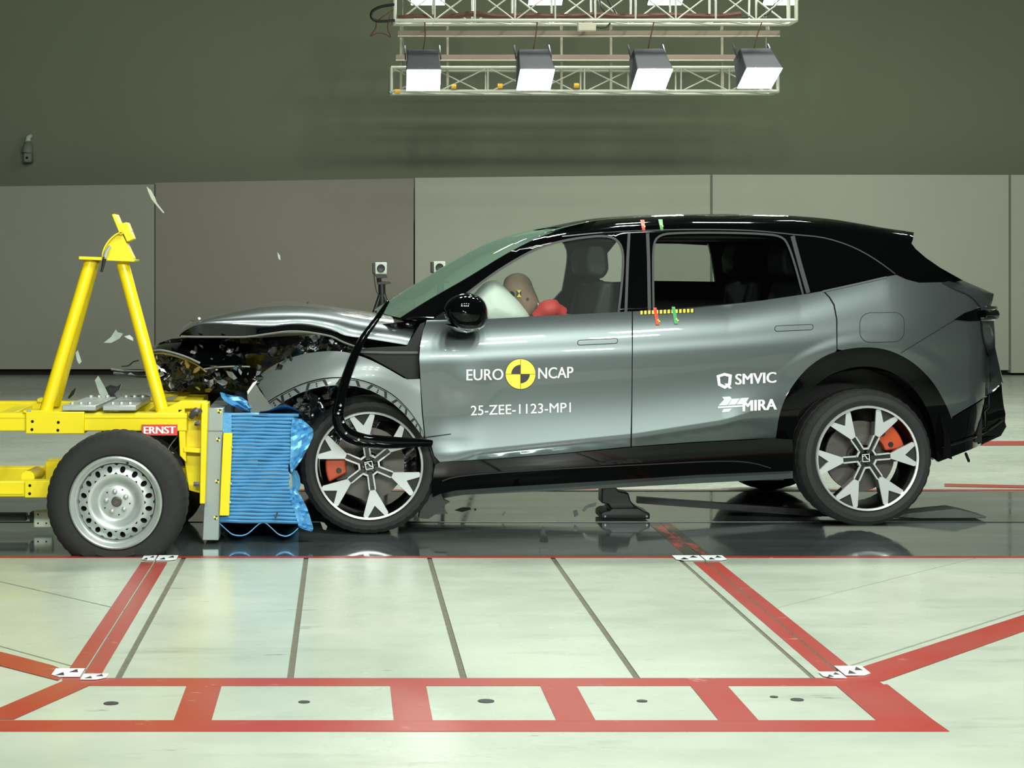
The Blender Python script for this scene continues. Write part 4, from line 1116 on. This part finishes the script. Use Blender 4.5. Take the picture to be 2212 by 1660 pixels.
# front frame
m = MB(); poly(m, [(308, 906), (392, 866), (446, 868), (447, 884), (400, 884), (368, 906)], YT + .005, .09); m.build('gusset', 'yellow_paint', tro, bevel=.005)
m = MB(); poly(m, [(394, 880), (440, 880), (440, 1068), (408, 1060), (394, 965)], YT + .07, .02); m.build('web_plate', 'yellow_paint', tro, bevel=.003)
m = MB(); poly(m, [(435, 872), (449, 872), (443, 1089), (431, 1089)], YT - .02, .16); m.build('front_flange', 'yellow_paint', tro, bevel=.004)
m = MB(); poly(m, [(384, 884), (399, 884), (402, 1000), (388, 985)], YT + .005, .12); m.build('back_flange', 'yellow_paint', tro, bevel=.004)
m = MB(); poly(m, [(396, 967), (437, 970), (437, 980), (396, 977)], YT + .0, .12); m.build('shelf_plate', 'yellow_paint', tro, bevel=.003)
m = MB(); poly(m, [(400, 984), (434, 990), (434, 1065), (408, 1052)], YT + .10, .02); m.build('lower_web', 'yellow_paint', tro, bevel=.003)
for a, b in ((433, 915), (431, 1046)):
    c = P(a, b, YT - .01); m = MB(); m.tube([c, c + Vector((-.03, 0, 0))], .014, 6); m.build('bolt', 'debris_chrome', tro)
m = MB(); m.tube([P(434, 888, YT - .01), P(424, 891, YT - .03), P(418, 892, YT - .03), P(412, 903, YT - .02)], [.014, .026, .02, .014], 8); m.build('hook', 'disc_steel', tro, smooth=60)
# far half of the front frame and cross plate
m = MB(); poly(m, [(365, 872), (395, 845), (440, 845), (440, 872)], 9.75, .05); m.build('far_gusset', 'yellow_paint', tro, bevel=.005)
m = MB(); m.box((P(418, 880, 9.4).x, 9.4, .70), (.10, .75, .06)); m.build('cross_member', 'yellow_paint', tro, bevel=.004)
m = MB(); poly(m, [(300, 868), (345, 850), (395, 846), (395, 852), (350, 862), (330, 880), (296, 880)], 9.72, .06); m.build('far_brace', 'yellow_paint', tro, bevel=.004)
# aluminium mounting plate with targets
m = MB(); poly(m, [(449, 882), (483, 882), (472.5, 1168), (437, 1168)], 9.02, .95); ap = m.build('mounting_plate', 'aluminium', tro, bevel=.004)
m = MB(); poly(m, [(447.5, 931), (480.6, 931), (480.5, 932.5), (447.4, 932.5)], 9.0192, .01); m.build('plate_joint', 'sill_grey', ap, smooth=None)
def target(px, py, Y, r, parent):
    c = P(px, py, Y); o = None
    for q in range(4):
        a0 = q * 90 + 20; m = MB()
        m.prism([c] + [c + Vector((r * math.cos(math.radians(a0 + k * 30)), 0, r * math.sin(math.radians(a0 + k * 30)))) for k in range(4)], (0, .002, 0))
        o2 = m.build('target_sticker', 'sticker_yellow' if q % 2 else 'sticker_black', parent, smooth=None)
for a, b in ((474, 889), (471.5, 950), (469.5, 1040.5), (466, 1119)): target(a, b, 9.018, .0115, ap)
m = MB(); poly(m, [(482, 936), (502, 936), (495, 1115), (473.5, 1115)], 8.99, .02); ys = m.build('edge_strip', 'yellow_paint', tro, bevel=.004)
for a, b in ((502, 966), (499, 1045), (497, 1085)): bolt(a, b, 8.99, .007, 'debris_chrome', ys)
# sign
m = MB(); rect(m, 306, 918, 383, 941, YT - .016, .014); sg = m.build('sign_plate', 'red_sign', tro, smooth=None)
side_text('sign_lettering', 'ERNST', 311, 379, 937.5, 937.0, 15.5, 'white_print', sg, .9, place=lambda a, b: P(a, b, YT - .018))
# hanging wires behind the sign
m = MB()
m.tube([P(a, b, YT + .06) for a, b in sm([(344, 935), (348, 952), (358, 968), (372, 975), (384, 965)], 4)], .003, 5); m.build('loose_wire', 'cable_black', tro)
m = MB(); m.tube([P(a, b, YT + .06) for a, b in sm([(384, 942), (370, 960), (364, 972), (376, 980)], 4)], .003, 5); m.build('loose_wire', 'cam_grey', tro)

# A frame
def leg(a, ya, b, yb, name='frame_leg'):
    m = MB(); m.tube([P(a[0], a[1], ya), P(b[0], b[1], yb)], .0335, 16); return m.build(name, 'yellow_tube', tro, smooth=60)
leg((196, 563), 9.06, (98, 892), YT + .03); leg((203, 563), 9.16, (118, 872), YB - .02); leg((264, 566), 9.08, (352, 893), YT + .05)
m = MB(); rect(m, 50, 887, 102, 893, YT - .01, .11); m.build('foot_plate', 'yellow_paint', tro, bevel=.003)
m = MB(); rect(m, 80, 862, 126, 870, YB - .01, .10); m.build('foot_plate', 'yellow_paint', tro, bevel=.003)
bolt(63, 889, YT - .012, .012, 'alu_plate', tro)
m = MB(); poly(m, [(170, 554), (220, 556), (292, 561), (290, 566), (220, 563), (170, 561)], 8.99, .20); m.build('head_plate', 'yellow_paint', tro, bevel=.003)
arc = sm([(219, 560), (222, 541), (230, 525), (240, 513), (252, 504), (262, 502)], 3)
m = MB(); poly(m, arc + [(289, 559), (286, 563), (235, 562)], 9.03, .10); qd = m.build('quadrant_plate', 'yellow_paint', tro, bevel=.004)
m = MB(); m.grid([[P(a, b, 9.0) for a, b in arc], [P(a, b, 9.17) for a, b in arc], [P(a + 2.2, b + 1.8, 9.17) for a, b in arc], [P(a + 2.2, b + 1.8, 9.0) for a, b in arc], [P(a, b, 9.0) for a, b in arc]]); m.build('quadrant_rim', 'yellow_tube', qd, smooth=40)
m = MB(); poly(m, [(241, 463.5), (247.5, 462), (266, 505), (259, 508)], 9.0, .17); m.build('sight_arm', 'yellow_paint', tro, bevel=.003)
m = MB(); poly(m, [(257, 484), (274, 480), (288.5, 517), (274, 523)], 9.03, .12); m.build('sight_block', 'yellow_paint', tro, bevel=.004)
m = MB(); m.tube([P(237, 533, 9.0), P(229, 545, 8.98), P(226, 560, 8.97)], [.010, .010, .012], 8); cl = m.build('clamp_handle', 'alu_plate', tro)
m = MB(); m.tube([P(226, 556, 8.97), P(223, 572, 8.97), P(219, 588, 8.97)], [.011, .009, .007], 8); m.build('handle_grip', 'cable_black', cl)
bolt(284, 498, 9.06, .007, 'alu_plate', tro)

# trolley road wheel: steel rim with a ring of ventilation holes
def steel_wheel(M, parent, R=.352, Rr=.230, holes=16, detail=True):
    ty = tyre_mesh(M, R, Rr, .24, zmin=.001, seg=144).build('tire', 'rubber_trolley', parent, smooth=30)
    m = MB(); m.lathe(M, [(Rr + .003, .016), (Rr + .002, -.004), (Rr - .006, -.010), (Rr - .014, -.006), (Rr - .020, .016), (Rr - .032, .022), (Rr - .036, .045), (Rr - .044, .058)], 72)
    m.build('rim_flange', 'steel_wheel', ty, smooth=50)
    def dep(r): return pl(r, [(0, .045), (.068, .045), (.085, .050), (.098, .046), (.112, .030), (.125, .018), (.145, .016), (.165, .024), (Rr - .040, .046)])
    prof = [(.0, .045), (.066, .045), (.076, .049), (.086, .050), (.094, .048), (.100, .043), (.108, .034), (.116, .026), (.124, .019), (.132, .0165), (.142, .0165)]
    m = MB(); m.lathe(M, prof, 72); m.build('rim_dish', 'steel_wheel', ty, smooth=60)
    # ring with real holes
    r0, r1, rc, rh = .142, Rr - .040, .1650, .0165
    m = MB(); n = 16; dt = 2 * PI / holes
    for k in range(holes):
        t0 = k * dt + dt * .5
        inner, outer = [], []
        for i in range(n):
            a = 2 * PI * i / n + PI / n; ca, sa = math.cos(a), math.sin(a)
            q = max(abs(ca), abs(sa)); u, v = ca / q, sa / q        # square outline
            rr_ = (r0 + r1) / 2 + (r1 - r0) / 2 * v; tt = t0 - u * dt / 2
            outer.append(M @ Vector((rr_ * math.cos(tt), dep(rr_), rr_ * math.sin(tt))))
            rr2 = rc + rh * sa; tt2 = t0 - rh * .82 * ca / rc
            inner.append((rr2, tt2))
        ii = [M @ Vector((r * math.cos(t), dep(r), r * math.sin(t))) for r, t in inner]
        bb = [M @ Vector((r * math.cos(t), dep(r) + .018, r * math.sin(t))) for r, t in inner]
        m.grid([outer, ii, bb], close=True)
    m.build('rim_ring', 'steel_wheel', ty, smooth=50, double=.0004)
    m = MB(); m.lathe(M, [(.20, .07), (.0, .075)], 40); m.build('brake_drum', 'dark_hole', ty)
    for k in range(5):
        a, b = pol(.052, 28 + 72 * k); m = MB(); m.lathe(M @ Matrix.Translation((a, .030, b)), [(0, 0), (.008, .001), (.012, .006), (.013, .016)], 12); m.build('wheel_nut', 'steel_wheel', ty, smooth=50)
    for k in range(5):
        a, b = pol(.066, 64 + 72 * k); m = MB(); m.lathe(M @ Matrix.Translation((a, .0435, b)), [(0, 0), (.004, .0), (.004, .002)], 8); m.build('nut_hole', 'dark_hole', ty)
    m = MB(); m.lathe(M, [(.0, .034), (.012, .034), (.014, .030), (.019, .030), (.022, .038), (.026, .040), (.027, .046)], 24); m.build('hub_cap', 'disc_steel', ty, smooth=30)
    m = MB(); m.tube([M @ Vector((.06, .02, .205)), M @ Vector((.056, .012, .190))], .006, 8); m.build('valve', 'cable_black', ty)
    return ty
c = P(249.5, 1087, 8.645)
steel_wheel(Matrix.Translation(c), tro)
m2 = Matrix.Translation((c.x + .02, 9.93, c.z)) @ Matrix.Rotation(PI, 4, 'Z')
ty = tyre_mesh(m2, .352, .23, .24, zmin=.001, seg=72).build('tire', 'rubber_trolley', tro, smooth=30)
b = MB(); b.lathe(m2, [(.0, .05), (.23, .03)], 40); b.build('rim_dish', 'steel_wheel', ty, smooth=40)
m = MB(); m.tube([c + Vector((0, .10, 0)), (c.x, 9.85, c.z)], .04, 10); m.build('axle', 'sill_grey', tro, smooth=60)
# tow bar behind the trolley
m = MB(); rect(m, -300, 1111, 56, 1126, 9.42, .07); tb = m.build('tow_bar', 'cable_black', tro, bevel=.004)
m = MB(); rect(m, 55, 1115, 72, 1122, 9.44, .04); m.build('tow_neck', 'disc_steel', tb, bevel=.003)
m = MB(); rect(m, 64, 1108, 72, 1130, 9.42, .07); m.build('tow_collar', 'cable_black', tb, bevel=.003)
m = MB(); rect(m, 72, 1105, 112, 1141, 9.43, .08); tk = m.build('tow_block', 'cam_white', tro, bevel=.008)
for a, b in ((82, 1112), (82, 1131), (100, 1131)): bolt(a, b, 9.43, .005, 'dark_hole', tk, 'bolt_hole', .001)

# ------------------------------------------------------------------ deformable barrier
bar = thing('honeycomb_barrier', 'crushed blue honeycomb crash barrier between yellow trolley and front wheel', 'barrier', P(570, 1130, 9.5))
YBk = 9.03
N = 30
for k in range(N):
    t0, t1 = k / N, (k + 1) / N
    y0, y1 = 893 + t0 * 238, 893 + t1 * 238; ym = (y0 + y1) / 2
    xl_ = 484 - (ym - 893) * .040; xr_ = pl(ym, [(893, 652), (905, 634), (960, 628), (1010, 624), (1060, 626), (1100, 634), (1131, 646)]) + random.uniform(-2, 2)
    sag = random.uniform(-.6, .6); m = MB(); rows = []
    nx = 14
    for i in range(nx + 1):
        px = xl_ + (xr_ - xl_) * i / nx
        dy = math.sin(i * .8 + k) * .5 + sag * math.sin(i / nx * PI) + (i / nx - .5) * pl(t0, [(0, 2.5), (.5, 0), (1, 2.5)])
        bul = .008 * random.random() + .004 * math.sin(i * 1.3 + k * .7)
        rows.append([P(px, y0 + dy, YBk + .010), P(px, y0 + dy + 1.3, YBk + .004 - bul * .3), P(px, ym + dy, YBk - .004 - bul * .5), P(px, y1 + dy - 1.3, YBk + .003), P(px, y1 + dy - .1, YBk + .010), P(px, y1 + dy - .1, YBk + .9), P(px, y0 + dy, YBk + .9)])
    m.grid(rows, close=True); m.add(rows[0], [list(range(7))]); m.add(rows[-1], [list(range(7))])
    m.build('honeycomb_layer', 'barrier_blue', bar, smooth=50, double=.0002)
def flap(name, pts, Y, dep, mt='barrier_flap', bend=.03, nx=6):
    # crumpled sheet: rows between two pixel polylines
    A, B = pts; rows = []
    for j in range(nx + 1):
        r = []
        for i, ((ax, ay), (bx, by)) in enumerate(zip(A, B)):
            t = j / nx
            r.append(P(ax + (bx - ax) * t, ay + (by - ay) * t, Y + dep * t + bend * noise.noise(Vector((i * .7, j * .9, Y * 3))) ))
        rows.append(r)
    m = MB(); m.grid(rows); m.grid([[p + Vector((.004, .006, .001)) for p in r] for r in rows]); return m.build(name, mt, bar, smooth=30)
flap('crushed_flap', (sm([(632, 904), (628, 930), (628, 960), (627, 985), (626, 1005), (628, 1022)], 4), sm([(650, 906), (668, 922), (675, 932), (672, 950), (652, 990), (632, 1020)], 4)), YBk - .01, .03, bend=.035)
flap('crushed_flap', (sm([(626, 1055), (628, 1080), (634, 1100), (640, 1120), (644, 1135), (646, 1140)], 4), sm([(640, 1058), (655, 1085), (664, 1105), (671, 1128), (675, 1142), (672, 1150)], 4)), YBk, .04, bend=.03)
flap('crushed_flap', ([(628, 1015), (630, 1030), (631, 1045), (632, 1060)], [(640, 1018), (646, 1032), (648, 1048), (644, 1062)]), YBk + .05, .05, bend=.02)
flap('torn_sheet', ([(475, 848), (478, 858), (484, 866), (500, 876), (520, 884), (536, 890)], [(500, 856), (520, 858), (530, 866), (540, 872), (544, 882), (540, 889)]), YBk + .08, .05, bend=.06)
flap('torn_sheet', (sm([(560, 890), (580, 887), (605, 876), (625, 878), (645, 888), (652, 896)], 3), sm([(562, 893), (584, 892), (608, 890), (625, 890), (642, 893), (652, 899)], 3)), YBk - .02, .3, bend=.02)
wv = sm([(474, 1132), (488, 1145), (502, 1156), (520, 1159), (536, 1154), (552, 1140), (563, 1132), (574, 1132), (588, 1144), (602, 1156), (618, 1160), (632, 1154), (644, 1143)], 4)
m = MB(); m.grid([[P(a, b, YBk + .01) for a, b in wv], [P(a, b, YBk + .55) for a, b in wv], [P(a, b - 2.6, YBk + .55) for a, b in wv], [P(a, b - 2.6, YBk + .01) for a, b in wv], [P(a, b, YBk + .01) for a, b in wv]])
m.build('buckled_sheet', 'barrier_flap', bar, smooth=40)
m = MB(); poly(m, [(476, 893), (500, 893), (500, 936), (482, 936), (474, 900)], YBk - .008, .01); m.build('back_sheet', 'barrier_flap', bar, smooth=None)

# ------------------------------------------------------------------ lamps and trusses
def truss(name, label, x0, x1, Y, py_bot, py_top, nb, dz_back=.30):
    a, b = P(x0, py_bot, Y), P(x1, py_bot, Y); zt = P(x0, py_top, Y).z
    t = thing(name, label, 'truss', (a + b) / 2, None)
    back = dz_back
    for yy, zz in ((0, a.z), (0, zt), (back, a.z), (back, zt)):
        m = MB(); m.tube([(a.x, Y + yy, zz), (b.x, Y + yy, zz)], .017, 10); m.build('chord', 'truss_alu', t, smooth=60)
    for i in range(nb + 1):
        x = a.x + (b.x - a.x) * i / nb
        for yy in (0, back):
            m = MB(); m.tube([(x, Y + yy, a.z), (x, Y + yy, zt)], .010 if 0 < i < nb else .02, 8); m.build('upright', 'truss_alu', t, smooth=60)
        if i in (0, nb):
            m = MB(); m.tube([(x, Y, a.z), (x, Y + back, a.z)], .02, 8); m.build('end_tie', 'truss_alu', t, smooth=60)
        if i < nb:
            x2 = a.x + (b.x - a.x) * (i + 1) / nb
            for yy in (0, back):
                p, q = ((x, Y + yy, a.z), (x2, Y + yy, zt)) if (i + (yy > 0)) % 2 else ((x, Y + yy, zt), (x2, Y + yy, a.z))
                m = MB(); m.tube([p, q], .008, 8); m.build('brace', 'truss_alu', t, smooth=60)
            m = MB(); m.tube([(x, Y, a.z), (x2, Y + back, a.z)], .009, 6); m.build('brace', 'truss_alu', t, smooth=60)
    return t
t1 = truss('light_truss', 'lower aluminium lattice truss behind the four glowing floodlights', 845, 1680, 18.0, 197, 146, 8)
t2 = truss('light_truss', 'upper aluminium lattice truss at the top edge above the floodlights', 852, 1720, 17.4, 44, -22, 10)
for xx in (870, 1655):
    c = P(xx, 146, 18.3); m = MB(); m.tube([c, (c.x, c.y, 8.6)], .005, 6); m.build('suspension_wire', 'cam_grey', t1)
    c = P(xx, -22, 17.7); m = MB(); m.tube([c, (c.x, c.y, 8.6)], .005, 6); m.build('suspension_wire', 'cam_grey', t2)
for k, (a, b) in enumerate(((853, 198), (975, 187), (1075, 186), (1240, 185))):
    c = P(a, b, 17.97); m = MB(); m.tube([c, c + Vector((.05, 0, 0))], .025, 8); m.build('clamp_tape', 'tape_orange', t1)
# two mounting rails with hanging brackets
for label, py, x0, x1, Y in (('upper brown mounting rail under the upper truss', 72, 859, 1685, 17.7), ('lower brown mounting rail behind the floodlight housings', 124, 855, 1600, 18.2)):
    t = thing('mounting_rail', label, 'rail', P((x0 + x1) / 2, py, Y))
    m = MB(); rect(m, x0, py - 6, x1, py + 4, Y, .06); m.build('channel', 'rail_brown', t, smooth=None)
    m = MB(); rect(m, x0, py + 4.5, x1, py + 7, Y - .01, .06); m.build('bottom_lip', 'bracket_pale', t, smooth=None)
    for x in (866, 967, 1213, 1320, 1560, 1660):
        if x > x1 - 5: continue
        m = MB(); rect(m, x - 2.5, py - 24 if py < 100 else py - 48, x + 2.5, py + 8 if py < 100 else py + 70, Y + .05, .02); m.build('hanger_plate', 'hanger_grey', t, smooth=None)
def flood(px, py0, py1, Y, label, tilt=0.0, wpx=72, group='floodlights on the lamp rig'):
    c = P(px, (py0 + py1) / 2, Y); t = thing('floodlight', label, 'floodlight', c, group)
    wd = wpx * Y / F; sx = tilt * .06
    zt, zm, zb = P(px, py0, Y).z, P(px, py0 + (py1 - py0) * .54, Y).z, P(px, py1, Y).z
    # lens faces forward and down; the housing tapers up and back from it
    l0 = [(c.x - wd / 2 + sx, Y - .05, zm), (c.x + wd / 2 + sx * 1.3, Y - .05, zm), (c.x + wd / 2 - sx * .2, Y + .10, zb), (c.x - wd / 2 - sx * .2, Y + .10, zb)]
    m = MB(); m.prism(l0, (0, -.012, -.006)); m.build('lens', 'lamp_lens', t, smooth=None)
    h = [(c.x - wd * .48 + sx * .2, Y + .10, zt), (c.x + wd * .44 + sx * .2, Y + .10, zt), (c.x + wd * .42, Y + .42, zt + .02 - .10), (c.x - wd * .44, Y + .42, zt - .08)]
    vs = [Vector(p) for p in l0] + [Vector(p) for p in h]
    vs[0].x -= .01; vs[1].x += .01; vs[2].x += .008; vs[3].x -= .008
    m = MB(); m.add(vs, [(0, 1, 5, 4), (1, 2, 6, 5), (2, 3, 7, 6), (3, 0, 4, 7), (4, 5, 6, 7), (3, 2, 1, 0)]); hs = m.build('housing', 'lamp_body', t, smooth=None, bevel=.01)
    for sgn in (-1, 1):
        m = MB(); m.beam((c.x + sgn * wd * .53, Y + .10, (zt + zm) / 2 + .02), (c.x + sgn * wd * .53, Y + .30, zt + .05), .012, .04); m.build('yoke', 'lamp_body', t, smooth=None)
    m = MB(); m.tube(sm([(c.x, Y + .15, zt - .01), (c.x + .02, Y + .1, zt + .12), (c.x + .01 + sx, Y, zt + .30)], 4), .006, 6); m.build('lamp_cable', 'cable_brown', t, smooth=60)
    return t
names = ['leftmost', 'second from left', 'third from left', 'rightmost']
for i, (px, y0, y1, tl_) in enumerate(((915, 104, 193, .0), (1155, 103, 192, .35), (1405, 102, 191, .6), (1636, 101, 188, .9))):
    flood(px, y0, y1, 17.5, 'glowing floodlight with dark housing, %s in the lower row' % names[i], tl_, group='floodlights of the lower row')
for i, px in enumerate((925, 1180, 1440, 1690)):
    flood(px, -84, 7, 17.9, 'floodlight cut by the top edge, %s in the upper row' % names[i], .2 * i, group='floodlights of the upper row')
# junction box and cables on the truss
jb = thing('junction_box', 'small cream junction box hanging under the upper truss', 'box', P(1267, 66, 17.3))
m = MB(); rect(m, 1249, 49, 1288, 66, 17.3, .08); m.build('case', 'bracket_pale', jb, bevel=.006)
m = MB(); rect(m, 1262, 46, 1276, 50, 17.32, .04); m.build('clip', 'cam_grey', jb, smooth=None)
def cable(label, pts, Y, r, mt):
    m = MB(); m.tube([P(a, b, Y) for a, b in sm(pts, 6)], r, 6); o = m.build('cable', mt, None, smooth=60); tag(o, label, 'cable', 'cables on the lamp rig'); return o
cable('black cable loop sticking out left of the upper truss', [(852, 10), (825, 14), (805, 24), (803, 38), (818, 46), (853, 44)], 17.39, .016, 'cable_black')
cable('thin brown wire dangling below the cable loop left of truss', [(852, 20), (836, 30), (815, 46), (812, 60), (801, 78), (815, 72), (832, 73), (845, 80), (838, 60), (843, 30)], 17.39, .008, 'cable_brown')
cable('brown cable bundle lying along the upper truss', [(860, 39), (900, 36), (960, 38), (1020, 30), (1080, 36), (1140, 33), (1220, 36), (1290, 32), (1360, 37), (1440, 33), (1540, 36), (1600, 30)], 17.5, .03, 'cable_brown')
cable('dark cable curling beside the junction box', [(1288, 58), (1300, 60), (1312, 57), (1318, 50)], 17.3, .010, 'cable_black')
cable('dark cable loops hanging inside the middle of upper truss', [(1295, -5), (1298, 15), (1312, 28), (1330, 30), (1318, 10), (1310, -6)], 17.5, .010, 'cable_black')
cable('dark cable sagging inside the right end of upper truss', [(1690, -5), (1672, 10), (1660, 30), (1640, 34), (1600, 38)], 17.5, .008, 'cable_black')

# ------------------------------------------------------------------ cameras around the hall
def tripod_cam(px, py, Y, label, full=True):
    c = P(px, py, Y); k = Y / F
    t = thing('tripod_camera', label, 'camera', (c.x, Y, 0), 'tripod cameras behind the car')
    m = MB(); rect(m, px - 12, py - 14, px + 13, py + 11, Y, .12); bd = m.build('camera_body', 'cam_white', t, bevel=.006)
    m = MB(); rect(m, px - 18, py - 13, px - 12, py + 11, Y + .01, .10); m.build('camera_side', 'cam_black', bd, bevel=.003)
    m = MB(); m.lathe(Matrix.Translation(P(px + .5, py - 1, Y)), [(0, -.01), (7 * k, -.012), (8.2 * k, -.02), (8.6 * k, -.02), (8.6 * k, .0)], 20); m.build('lens', 'cam_black', bd, smooth=40)
    m = MB(); poly(m, [(px - 14, py + 12), (px + 12, py + 13), (px + 14, py + 19), (px - 8, py + 21)], Y + .02, .07); m.build('mount', 'cam_black', t, bevel=.003)
    m = MB(); m.tube([P(px - 4, py + 20, Y + .05), P(px - 3, py + 30, Y + .05)], .02, 8); m.build('head_post', 'cam_black', t)
    m = MB(); poly(m, [(px - 8, py + 28), (px + 19, py + 27), (px + 22, py + 32), (px + 6, py + 34), (px - 7, py + 34)], Y + .02, .07); m.build('pan_head', 'cam_black', t, bevel=.003)
    m = MB(); m.tube([P(px + 2, py + 34, Y + .05), P(px + 3, py + 60, Y + .05), (P(px + 3, 0, Y).x, Y + .05, .7)], [.03, .03, .022], 10); m.build('centre_column', 'cam_black', t, smooth=60)
    top = P(px + 3, py + 44, Y + .05)
    for dx, dy in ((-.42, -.12), (.40, -.18), (.06, .45), ):
        m = MB(); m.tube([top, (top.x + dx, top.y + dy, .01)], [.018, .014], 8); m.build('leg', 'cam_black', t, smooth=60)
    m = MB(); m.tube([P(a, b, Y - .01) for a, b in sm([(px - 15, py + 8), (px - 13, py + 30), (px - 8, py + 52), (px, py + 60)], 4)], .004, 5); m.build('camera_cable', 'cable_black', t)
    return t
tripod_cam(822.5, 581, 14.2, 'white faced camera on black tripod standing beyond the hood')
tripod_cam(949, 579, 14.4, 'white faced tripod camera half hidden behind the windshield')
wc = thing('wall_camera', 'small grey surveillance camera high on the wall at far left', 'camera', P(58, 322, 23.2))
m = MB(); rect(m, 50, 330, 68, 351, 23.2, .16); b_ = m.build('camera_housing', 'cam_grey', wc, bevel=.02)
m = MB(); m.tube([P(59, 330, 23.3), P(60, 318, 23.3), P(61, 307, 23.35)], [.075, .07, .035], 12); m.build('camera_dome', 'cam_grey', wc, smooth=60)
m = MB(); m.lathe(Matrix.Translation(P(58, 341, 23.2)), [(0, -.005), (.016, -.006), (.018, .0)], 12); m.build('lens', 'dark_hole', b_)
m = MB(); m.tube([P(60, 308, 23.35), P(61, 298, 23.35), P(66, 294, 23.42)], [.04, .035, .03], 8); m.build('arm', 'cam_white', wc, smooth=60)

# ------------------------------------------------------------------ black stop unit on the track under the car
su = thing('track_stop', 'black cable stop unit on the track under the car door', 'stop unit', G(1340, 1122))
YS = 9.86
m = MB(); poly(m, [(1298, 1122), (1298, 1110), (1306, 1105), (1316, 1104), (1322, 1098), (1380, 1098), (1390, 1105), (1404, 1110), (1404, 1122)], YS, .22); m.build('base', 'satin_black', su, bevel=.006)
m = MB(); poly(m, [(1300, 1055), (1331, 1053), (1336, 1062), (1358, 1066), (1362, 1082), (1374, 1098), (1320, 1100), (1314, 1090), (1300, 1088)], YS + .03, .14); m.build('head', 'satin_black', su, bevel=.006)
for a, b in ((1307, 1116), (1397, 1116)): bolt(a, b, YS, .006, 'alu_plate', su)
ab = thing('long_bar', 'long flat black bar lying from the stop unit past the rear wheel', 'bar', G(1750, 1118))
m = MB(); a, b = P(1376, 1080, YS + .08), P(1772, 1109, YS + .10); m.beam(a, b, .05, .036); m.beam(b, P(1965, 1114, YS + .06), .05, .03); m.build('bar', 'satin_black', ab, smooth=None)
m = MB(); poly(m, [(1940, 1118), (1950, 1111), (2030, 1103), (2062, 1100), (2092, 1106), (2132, 1117), (2130, 1120), (1990, 1121)], YS + .02, .16); m.build('wedge', 'sill_grey', ab, bevel=.004)

# ------------------------------------------------------------------ flying and fallen debris
def debris(name, label, pts, Y, mt, t=.005, cat='debris', lean=.0):
    m = MB(); c0 = sum(b for _, b in pts) / len(pts)
    m.prism([P(a, b, Y) + Vector((0, (b - c0) * lean, 0)) for a, b in pts], (0, t, 0)); o = m.build(name, mt, None, smooth=None)
    return tag(o, label, cat, 'debris from the crash')
debris('glass_splinter', 'bright white splinter flying above the yellow A frame', [(319, 404), (328, 412), (334, 425), (338, 438), (353, 459), (350, 460), (335, 441), (327, 430), (322, 416)], 9.3, 'debris_pale', .006, lean=.002)
debris('glass_splinter', 'tiny clear splinter flying left of the tripod camera', [(599, 545), (605, 552), (606, 563), (601, 558)], 9.2, 'shard_glass', .003)
debris('glass_shard', 'curved clear glass shard flying left of the A frame leg', [(224, 741), (240, 728), (250, 712), (254, 718), (266, 721), (258, 732), (240, 741)], 9.3, 'shard_glass', .004)
debris('glass_splinter', 'small pale chip beside the right A frame leg', [(268, 727), (280, 724), (287, 730), (288, 737), (276, 732)], 9.3, 'debris_pale', .004)
debris('glass_splinter', 'slim clear splinter between the A frame legs low down', [(163, 762), (168, 757), (173, 772), (176, 782), (171, 787), (166, 778)], 9.2, 'shard_glass', .004)
debris('trim_fragment', 'small black fragment flying between the A frame legs above ballast plates', [(146, 860), (155, 845), (165, 837), (160, 852), (150, 862)], 9.5, 'debris_dark', .01)
debris('trim_fragment', 'shiny black bracket piece above the ballast plates', [(222, 855), (226, 838), (238, 832), (252, 836), (262, 830), (258, 842), (246, 852), (252, 862), (236, 866)], 9.6, 'debris_dark', .03)
debris('glass_splinter', 'clear plastic strip standing by the black bracket piece', [(205, 822), (212, 812), (226, 836), (240, 866), (232, 872), (214, 850)], 9.55, 'shard_glass', .006)
debris('panel_fragment', 'pale grey panel fragment behind the right A frame leg', [(286, 852), (320, 847), (345, 862), (340, 874), (300, 880), (284, 872)], 9.9, 'alu_plate', .01, lean=.01)
debris('trim_fragment', 'small black flag shaped piece standing on the dark track', [(1166, 1172), (1169, 1146), (1173, 1138), (1177, 1140), (1178, 1152), (1185, 1168), (1182, 1173)], 9.0, 'debris_dark', .01)
debris('trim_fragment', 'flat black diamond chip under the front door', [(982, 1103), (998, 1097), (1016, 1097), (1018, 1101), (998, 1107)], 9.9, 'debris_dark', .01)
debris('trim_fragment', 'small grey square chip left of the stop unit', [(1238, 1105), (1246, 1102), (1250, 1112), (1241, 1118)], 9.85, 'sill_grey', .006)
debris('trim_fragment', 'shiny black clip flying left of the stop unit', [(1258, 1104), (1264, 1094), (1272, 1090), (1290, 1086), (1286, 1094), (1270, 1098), (1262, 1106)], 9.8, 'debris_chrome', .006)
debris('trim_fragment', 'tiny brown chip under the front door', [(1084, 1113), (1091, 1105), (1092, 1109), (1087, 1115)], 9.9, 'rail_brown', .006)
debris('trim_fragment', 'tiny dark speck beside the black diamond chip', [(1024, 1100), (1028, 1099), (1029, 1103), (1025, 1104)], 9.9, 'debris_dark', .006)
debris('trim_fragment', 'tiny dark chip above the buckled hood', [(661, 655), (667, 652), (666, 657)], 9.6, 'debris_dark', .006)
debris('trim_fragment', 'tiny pale bead flying above the hood front', [(427, 687), (431, 685), (434, 689), (430, 692)], 9.4, 'debris_pale', .006)
debris('trim_fragment', 'small pale chip under the front tire', [(692, 1128), (700, 1130), (707, 1138), (704, 1146), (698, 1144)], 8.9, 'debris_tan', .006)
debris('trim_fragment', 'black splinter stuck on the lower blue barrier face', [(593, 1120), (598, 1106), (601, 1107), (598, 1116), (595, 1122)], 9.0, 'debris_dark', .004)
